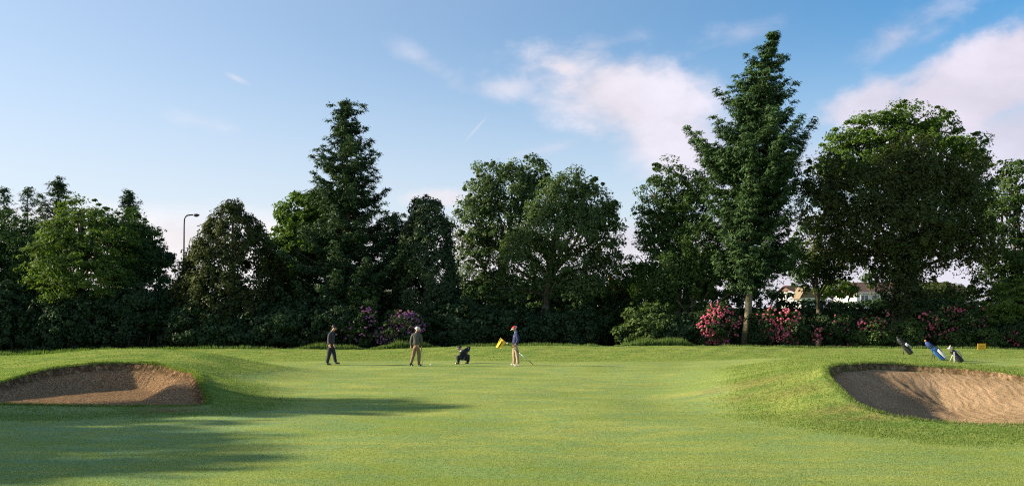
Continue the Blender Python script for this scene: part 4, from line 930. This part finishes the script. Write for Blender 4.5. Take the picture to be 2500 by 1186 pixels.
    for q in 'LR': P['mid' + q] = P['hip' + q].lerp(P['kn' + q], .5); P['shn' + q] = P['kn' + q].lerp(P['an' + q], .5) - f * .01; P['hm' + q] = P['kn' + q].lerp(P['an' + q], 1.04)
    tr = dict(belt=(.145, .13), pelvis=(.15, .14), hipL=(.105,) * 2, midL=(.096,) * 2, knL=(.078,) * 2, shnL=(.070,) * 2, hmL=(.064,) * 2)
    for k in list(tr):
        if k.endswith('L'): tr[k[:-1] + 'R'] = tr[k]
    tx = {n: i for i, n in enumerate(nt)}
    skin('trousers', [(*P[n], tr[n][0] * (1 + (bulk - 1) * .6), tr[n][1] * (1 + (bulk - 1) * .6)) for n in nt], [(tx[a], tx[b]) for a, b in [('belt', 'pelvis'), ('pelvis', 'hipL'), ('hipL', 'midL'), ('midL', 'knL'), ('knL', 'shnL'), ('shnL', 'hmL'), ('pelvis', 'hipR'), ('hipR', 'midR'), ('midR', 'knR'), ('knR', 'shnR'), ('shnR', 'hmR')]], mats[1], root, 1)
    for q in 'LR':
        a, t = P['an' + q], P['to' + q]; dv = (t - a); dv.z = 0; dv = dv.normalized() if dv.length > .02 else f
        heel = a - dv * .05; heel.z = min(a.z - .04, t.z + .03) if a.z - t.z < .14 else a.z - .06
        ball_ = heel.lerp(t, .62); ball_.z = t.z + .012
        skin('shoe', [(*a, .054, .054), (*heel, .05, .052), (*ball_, .034, .05), (*(t + dv * .01), .026, .042)], [(0, 1), (1, 2), (2, 3)], mats[2], root, 1, 2)
    M3 = Matrix((f.cross(Vector((0, 0, 1))).normalized(), f, Vector((0, 0, 1)))).transposed()
    ear_s = f.cross(up).normalized()
    for q in (-1, 1):
        MB().ball(h + ear_s * .09 * q - up * .01 - f * .008, (.012, .022, .03), 8, 6, M3).build('ear', MSK, root)
        MB().ball(h + ear_s * .030 * q + f * .092 + up * .008, (.012, .008, .008), 6, 5, M3).build('eye', MSH, root)
    MB().ball(h + f * .095 - up * .05, (.026, .01, .007), 8, 5, M3).build('mouth', simple('lip', (0.35, .13, .11), .5), root)
    hb = MB().ball((0, 0, 0), 1.0, 16, 10); Rm = M3
    hb.v = [h + Rm @ Vector((v.x * .097, v.y * .109 - .014, v.z * .106 + .024)) for v in hb.v]
    keepf = [fc for fc in hb.f if all(((hb.v[i] - h).dot(up) > -.02 and (hb.v[i] - h).dot(f) < .045) or (hb.v[i] - h).dot(up) > .055 for i in fc)]
    hb.f = keepf; hb.build('hair', hair, root)
    MB().ring_tube([P['nk'] + up * .01, P['nk'] + up * .05], [.074, .066], 12, False).build('collar', mats[3], root)
    if cap: cap(root, h, up, f, M3)
    return root, P, D
def make_cap(crown, brim, bl=.09, flat=False, wide=False):
    def g(root, h, up, f, M3):
        c = MB().ball((0, 0, 0), 1.0, 16, 10); c.v = [h + up * .045 + M3 @ Vector((v.x * .108, v.y * .121, max(v.z, -.05) * (.075 if flat else .095))) for v in c.v]
        o = c.build('cap', crown, root)
        b = MB(); n = 14; top = []; bot = []
        for i in range(n + 1):
            a = -math.pi / 2 + math.pi * i / n if not wide else 2 * math.pi * i / n
            r_in = .098; r_o = r_in + bl * (max(0, math.cos(a)) ** .5 if not wide else 1)
            di = f * math.cos(a) + f.cross(up).normalized() * math.sin(a)
            top.append((h + up * .045 + di * r_in, h + up * (.028) + di * r_o))
        for i in range(n):
            (a0, b0), (a1, b1) = top[i], top[i + 1]
            b.poly([a0, b0, b1, a1]); b.poly([p - up * .008 for p in (a0, a1, b1, b0)]); b.poly([b0, b0 - up * .008, b1 - up * .008, b1])
        q = b.build('brim', brim, None); q.parent = o; q.location = (0, 0, 0)
    return g
c_dark = cloth('jacket_charcoal', (0.036, 0.033, 0.042)); c_navy = cloth('sweater_navy', (0.022, 0.028, 0.085)); c_grey = cloth('sweater_grey', (0.07, 0.072, 0.06))
c_black = cloth('pullover_black', (0.018, 0.019, 0.022)); t_dark = cloth('trousers_dark', (0.02, 0.021, 0.03)); t_brown = cloth('trousers_brown', (0.21, 0.13, 0.075)); t_tan = cloth('trousers_tan', (0.35, 0.27, 0.17))
white_c = simple('white_collar', (.75, .75, .75), .8, .04, 20); red_c = simple('cap_red', (0.48, 0.03, 0.025), .8, .08, 20); cream = simple('cap_cream', (0.7, 0.68, 0.58), .8, .05, 20); blue_c = simple('blue_collar', (.06, .2, .5), .8, .05, 20); cap_dk = simple('cap_black', (.02, .02, .022), .8, .1, 20)
# 1 walking to the right, head bowed
person('man in dark jacket and trousers walking right with bowed head', (806, 890), dict(
    head=(816.5, 800.5), neck=(812.5, 806.5), neckbase=(810, 810), chest=(808, 820), waist=(806.5, 833), pelvis=(808, 844),
    shL=(809.5, 815, .17), elL=(811, 830, .22), wrL=(813, 841, .2), shR=(807.5, 815, -.17), elR=(806, 829, -.23), wrR=(808, 839.5, -.22),
    hipL=(809, 847, .09), knL=(815, 866, .09), anL=(818.5, 883.5, .08), toL=(828.5, 886.5, .08),
    hipR=(807, 847, -.09), knR=(804, 867, -.09), anR=(800, 885, -.08), toR=(810, 888.8, -.08)), (c_dark, t_dark, MSH, c_dark), (1, 0, -.35), MHAIR, None, 1.32)
# 2 back view
_, P2, D2 = person('man in grey sweater and brown trousers seen from behind holding a putter', (1015, 893), dict(
    head=(1019.5, 804), neck=(1018, 809), neckbase=(1017.5, 811.5), chest=(1017, 820), waist=(1016.5, 833), pelvis=(1016, 844),
    shL=(1008.5, 816), elL=(1004, 831, -.02), wrL=(1003, 844, -.02), shR=(1026, 816), elR=(1029, 831, .03), wrR=(1028.5, 845, .06),
    hipL=(1012.5, 847), knL=(1009, 866, .04), anL=(1004.5, 885, -.12), toL=(1008, 892.5, .0),
    hipR=(1020, 847), knR=(1023, 867, .06), anR=(1022.5, 887, .02), toR=(1028, 891.5, .18)), (c_grey, t_brown, MSH, c_grey), (.25, 1, -.2), MHG, make_cap(cream, cream, .05, True, True))
# 3 crouching
_, P3, D3 = person('man in black crouching low to read the putting line', (1130, 887), dict(
    head=(1122, 850.5), neck=(1125.5, 854.5), neckbase=(1127.5, 856.5), chest=(1131, 862), waist=(1134, 868.5), pelvis=(1134, 874),
    shL=(1127, 859.5, -.17), elL=(1124, 869, -.2), wrL=(1117, 868, -.16), shR=(1139, 853, .05), elR=(1146.5, 846.5, .1), wrR=(1143, 858, -.1),
    hipL=(1131, 875, -.1), knL=(1117, 868.5, -.3), anL=(1120.5, 883, -.18), toL=(1114.5, 886, -.3),
    hipR=(1137, 875, .08), knR=(1143.5, 866, -.22), anR=(1142, 883, -.05), toR=(1137, 886, -.2)), (c_black, t_dark, MSH, white_c), (-1, -.35, -.12), MHAIR, make_cap(cap_dk, simple('visor_white', (.7, .7, .7), .6, .03, 9), .05), 1.35)
# 4 holding the flagstick
_, P4, D4 = person('boyish golfer in navy sweater, tan trousers and red cap holding the flagstick', (1258, 893), dict(
    head=(1256, 803), neck=(1259.5, 809.5), neckbase=(1260, 812), chest=(1259, 821), waist=(1257.5, 834), pelvis=(1258, 845),
    shL=(1258, 816.5, .16), elL=(1256.5, 831, .2), wrL=(1254.5, 840, .02), shR=(1262.5, 816.5, -.15), elR=(1265, 830.5, -.2), wrR=(1259, 839.5, -.17),
    hipL=(1256.5, 848, .08), knL=(1255.5, 868, .1), anL=(1255, 887, .1), toL=(1247.5, 890, .1),
    hipR=(1260, 848, -.08), knR=(1263, 868, -.08), anR=(1264.5, 888, -.1), toR=(1257, 891.8, -.12)), (c_navy, t_tan, MSHW, blue_c), (-1, -.1, -.4), MHG, make_cap(red_c, cream, .075))
ey = MB().ball(W(1255.4, 820.5, D4, -.155), (.02, .008, .02)).build('sweater_badge', white_c, None)
for o in list(COL.objects):
    if o.name.startswith('person') and abs(o.location.x - P4['pelvis'].x) < .3 and o.type == 'EMPTY': ey.parent = o; ey.location = -o.location
# ------------------------------------------------------------------ flagstick, putters, balls
def seg(name, a, b, r, mat, parent, r2=None): return MB().ring_tube([a, b], [r, r2 or r], 8).build(name, mat, parent)
a_, b_ = W(1222, 823.5, D4, -.05), W(1305, 894, D4, -.30); b_.z = H(b_.x, b_.y) + .01
fs = empty('flagstick', b_); tag(fs, 'banded flagstick slanting behind the red capped golfer, tip on the turf', 'flagstick')
black = simple('paint_black', (.02, .02, .02), .4); M['yellow'] = simple('flag_yellow', (0.80, 0.52, 0.03), .75, .05, 20); redp = simple('paint_red', (.5, .05, .03), .4)
lp = lambda t: a_.lerp(b_, t)
rods = [(0, .36, cap_dk), (.36, .55, black), (.55, .59, M['pvc']), (.59, .78, simple('paint_pale_blue', (.4, .52, .62), .4)), (.78, .96, black), (.96, 1, redp)]
for t0, t1, mm in rods: seg('rod', lp(t0), lp(t1), .0125 if t0 > .5 else .011, mm, fs)
MB().ball(lp(.20), (.03, .03, .035)).build('ferrule', M['pvc'], fs)
# flag: cloth hanging from the stick, with folds
fl = MB(); nu, nv = 12, 14; gx = []
c0, c1, c2, c3 = W(1222, 823.5, D4, -.055), W(1235.5, 835, D4, -.09), W(1221, 850.5, D4, -.05), W(1210.5, 846.8, D4, 0)
for j in range(nv + 1):
    for i in range(nu + 1):
        u, v = i / nu, j / nv; p_ = c0.lerp(c1, u).lerp(c3.lerp(c2, u), v)
        p_ = p_ + Vector((.012 * math.sin(v * 5) * (u - .5), .03 * math.sin(u * 9 + v * 1.5) * (0.25 + v), 0)); gx.append(p_)
for j in range(nv):
    for i in range(nu):
        q = [j * (nu + 1) + i, j * (nu + 1) + i + 1, (j + 1) * (nu + 1) + i + 1, (j + 1) * (nu + 1) + i]; fl.poly([gx[k_] for k_ in q])
flag = fl.build('flag', M['yellow'], fs); sl_ = flag.modifiers.new('thick', 'SOLIDIFY'); sl_.thickness = .004
num = MB()
for (u0, u1, v0, v1) in ((.42, .60, .24, .82), (.30, .62, .2, .27)):     # dark numeral printed on the cloth
    g2 = []
    for j in range(7):
        for i in range(3):
            u, v = u0 + (u1 - u0) * i / 2, v0 + (v1 - v0) * j / 6; p_ = c0.lerp(c1, u).lerp(c3.lerp(c2, u), v)
            g2.append(p_ + Vector((.012 * math.sin(v * 5) * (u - .5), .03 * math.sin(u * 9 + v * 1.5) * (0.25 + v) - .008, 0)))
    for j in range(6):
        for i in range(2): num.poly([g2[j * 3 + i], g2[j * 3 + i + 1], g2[(j + 1) * 3 + i + 1], g2[(j + 1) * 3 + i]])
nm_ = num.build('numeral', simple('numeral_brown', (.12, .05, .03), .8), None); nm_.parent = flag; nm_.location = (0, 0, 0)
chrome = simple('chrome', (.6, .6, .62), .25, .03, 9, metal=.9)
def putter(label, top, grip_t, foot, parent_none=None):
    root = empty('putter', foot); tag(root, label, 'putter')
    seg('shaft', top.lerp(foot, grip_t), foot + Vector((0, 0, .015)), .0075, chrome, root, .006); seg('grip', top, top.lerp(foot, grip_t + .01), .014, black, root, .011)
    MB().box((foot.x - .055, foot.y - .015, foot.z), (foot.x + .055, foot.y + .015, foot.z + .028)).build('putter_head', chrome, root, smooth=False, bevel=.004)
f2 = W(1032, 893, D2, .05); f2.z = H(f2.x, f2.y) + .003
putter('putter hanging from the right hand of the grey sweatered man', P2['wrR'] + Vector((0, 0, .02)), .3, f2)
f3 = W(1128, 886, D3, -.35); f3.z = H(f3.x, f3.y) + .003
putter('putter propped between the knees of the crouching man', P3['wrR'] + Vector((0, -.02, .03)), .3, f3)
ballm = simple('golf_ball', (.82, .82, .8), .35, .02, 9)
for (bx_, by_, lab) in ((1051, 891, 'white golf ball lying right of the grey sweatered man'), (1036, 893.5, 'white golf ball beside the head of the hanging putter'), (1113, 888, 'white golf ball at the toe of the crouching man')):
    p_, _D = hit(bx_, by_); o = MB().ball(p_ + Vector((0, 0, .027)), .028, 12, 8).build('golf_ball', ballm); tag(o, lab, 'golf ball')
#@BAGS
# ------------------------------------------------------------------ golf bags
def golf_bag(label, foot_px, top_px, body, pocket, strapm, hoods, legs=None, hood_cover=None, r=.10, pos=(.36, .26, -.35)):
    fp, D = hit(*foot_px); tp = W(top_px[0], top_px[1], D, .12)
    root = empty('golf_bag', fp); tag(root, label, 'golf bag', 'golf bags resting on the bank')
    d = (tp - fp).normalized(); L = (tp - fp).length * .80; u = -d.cross(Vector((0, 1, 0))).normalized(); v = d.cross(u).normalized()
    if v.y > 0: v = -v
    a = fp + Vector((0, 0, r * .5))
    MB().ring_tube([a, a + d * .04, a + d * L * .5, a + d * (L - .05), a + d * L], [r * .92, r, r * .96, r * 1.06, r * 1.1], 14).build('bag_body', body, root)
    MB().ring_tube([a + d * (L - .02), a + d * (L + .025)], [r * 1.14, r * 1.14], 14).build('bag_rim', black, root)
    Mx = Matrix((u, v, d)).transposed()
    def pk(nm, c, sz, m): 
        b = MB().box((-sz[0], -sz[1], -sz[2]), sz); b.v = [c + Mx @ q for q in b.v]; b.build(nm, m, root, bevel=.02)
    pk('pocket', a + d * L * pos[0] + v * r * .85 - u * r * pos[2] * -1.6, (r * .62, r * .45, L * pos[1]), pocket)
    pk('pocket', a + d * L * .36 - u * r * .95, (r * .35, r * .6, L * .30), body)
    pk('pocket', a + d * L * .74 + v * r * .95, (r * .6, r * .28, L * .12), body)
    # shoulder strap arching off the bag
    sp = [a + d * L * .22 + u * r, a + d * L * .4 + u * r * 1.7, a + d * L * .65 + u * r * 1.8, a + d * L * .9 + u * r * 1.05]
    MB().ring_tube(sp, [.035, .055, .055, .035], 8, True, .35).build('strap', strapm, root)
    random.seed(int(foot_px[0]))
    for i, hm in enumerate(hoods):
        if hood_cover and i: break
        o_ = u * (r * .62 * math.cos(i * 1.9)) + v * (r * .55 * math.sin(i * 1.9)); e = a + d * (L + (random.uniform(.12, .27) if not hood_cover else .33)) + o_ * (1.35 if not hood_cover else .6)
        sh_ = seg('club', a + d * (L - .1) + o_, e, .007, chrome, root)
        hd_ = MB().ball(e, (.045, .05, .04) if hm is not chrome else (.016, .045, .03), 10, 7, Mx).build('club_head', hm, None); hd_.parent = sh_; hd_.location = (0, 0, 0)
    if legs:
        for lx in legs:
            ft = W(lx[0], lx[1], D, lx[2]); ft.z = H(ft.x, ft.y); st = a + d * L * .9 + v * r
            q = seg('stand_leg', st, ft, .013, M['pvc'] if len(lx) > 3 else black, root)
    if hood_cover:
        hc = MB().ring_tube([a + d * (L - .03), a + d * (L + .1), a + d * (L + .24), a + d * (L + .3)], [r * 1.14, r * 1.1, r * .8, r * .25], 12); hc.build('rain_hood', hood_cover, root)
    return root
m_blk = simple('nylon_black', (.022, .022, .025), .6, .15, 30); m_blue = simple('nylon_blue', (.03, .12, .36), .5, .15, 30); m_wht = simple('nylon_white', (.72, .72, .72), .55, .05, 30)
m_tan = simple('leather_tan', (.45, .22, .10), .6, .1, 30); m_pale = simple('strap_pale', (.68, .62, .56), .6, .06, 30); m_navy = simple('nylon_navy', (.03, .06, .20), .55, .1, 30)
golf_bag('black golf bag leaning left with a long pale strap', (2226, 865), (2199, 834), m_blk, m_wht, m_pale, [m_blk], [(2201, 863, -.2), (2212, 865, .25)], m_blk, .095, (.72, .12, .5))
golf_bag('blue and white golf bag with blue hood and tan head cover', (2306, 879), (2267, 841), m_blue, m_wht, m_navy, [m_tan, m_wht, chrome, m_blue, m_wht], [(2272, 872, -.1), (2290, 874, .3)], m_navy, .098, (.34, .30, .45))
golf_bag('dark golf bag propped on two white stand legs', (2349, 885), (2322, 853), m_blk, m_blk, m_pale, [chrome, m_wht, chrome, m_tan, chrome], [(2322, 883, -.25, 1), (2328, 881, .3, 1)], None)
# ------------------------------------------------------------------ yellow sign
D = 48.5; p0 = W(2397, 852, D); z0 = H(p0.x, D); k = D / F
sg = empty('sign', (p0.x, D, z0)); tag(sg, 'small square yellow sign with dark lettering at the edge of the turf', 'sign')
zb = W(0, 853, D).z; zt = W(0, 838.2, D).z; xw = 10 * k
MB().box((p0.x - xw, D - .012, zb), (p0.x + xw, D + .012, zt)).build('sign_board', simple('sign_yellow', (0.85, 0.45, 0.02), .6, .04, 9), sg, smooth=False, bevel=.004)
for s_ in (-1, 1): MB().box((p0.x + s_ * xw * .7 - .015, D + .014, z0 - .15), (p0.x + s_ * xw * .7 + .015, D + .044, zb + .2)).build('stake', M['bark_pale'], sg, smooth=False)
lt = MB(); random.seed(3)
for r_i, (yy0, n_) in enumerate(((.30, 5), (.62, 7))):       # two short lines of lettering, too worn to read in the photograph
    for i in range(n_):
        x_ = p0.x - xw * .6 + i * xw * 1.2 / n_; z_ = zb + (zt - zb) * yy0 * .8; ht = (zt - zb) * random.uniform(.08, .17)
        lt.box((x_, D - .016, z_), (x_ + xw * .045, D - .013, z_ + ht))
        if i % 2: lt.box((x_ + xw * .047, D - .016, z_), (x_ + xw * .12, D - .013, z_ + ht * .25))
lt.build('lettering', simple('ink', (.18, .09, .02), .8), sg, smooth=False)
#@END
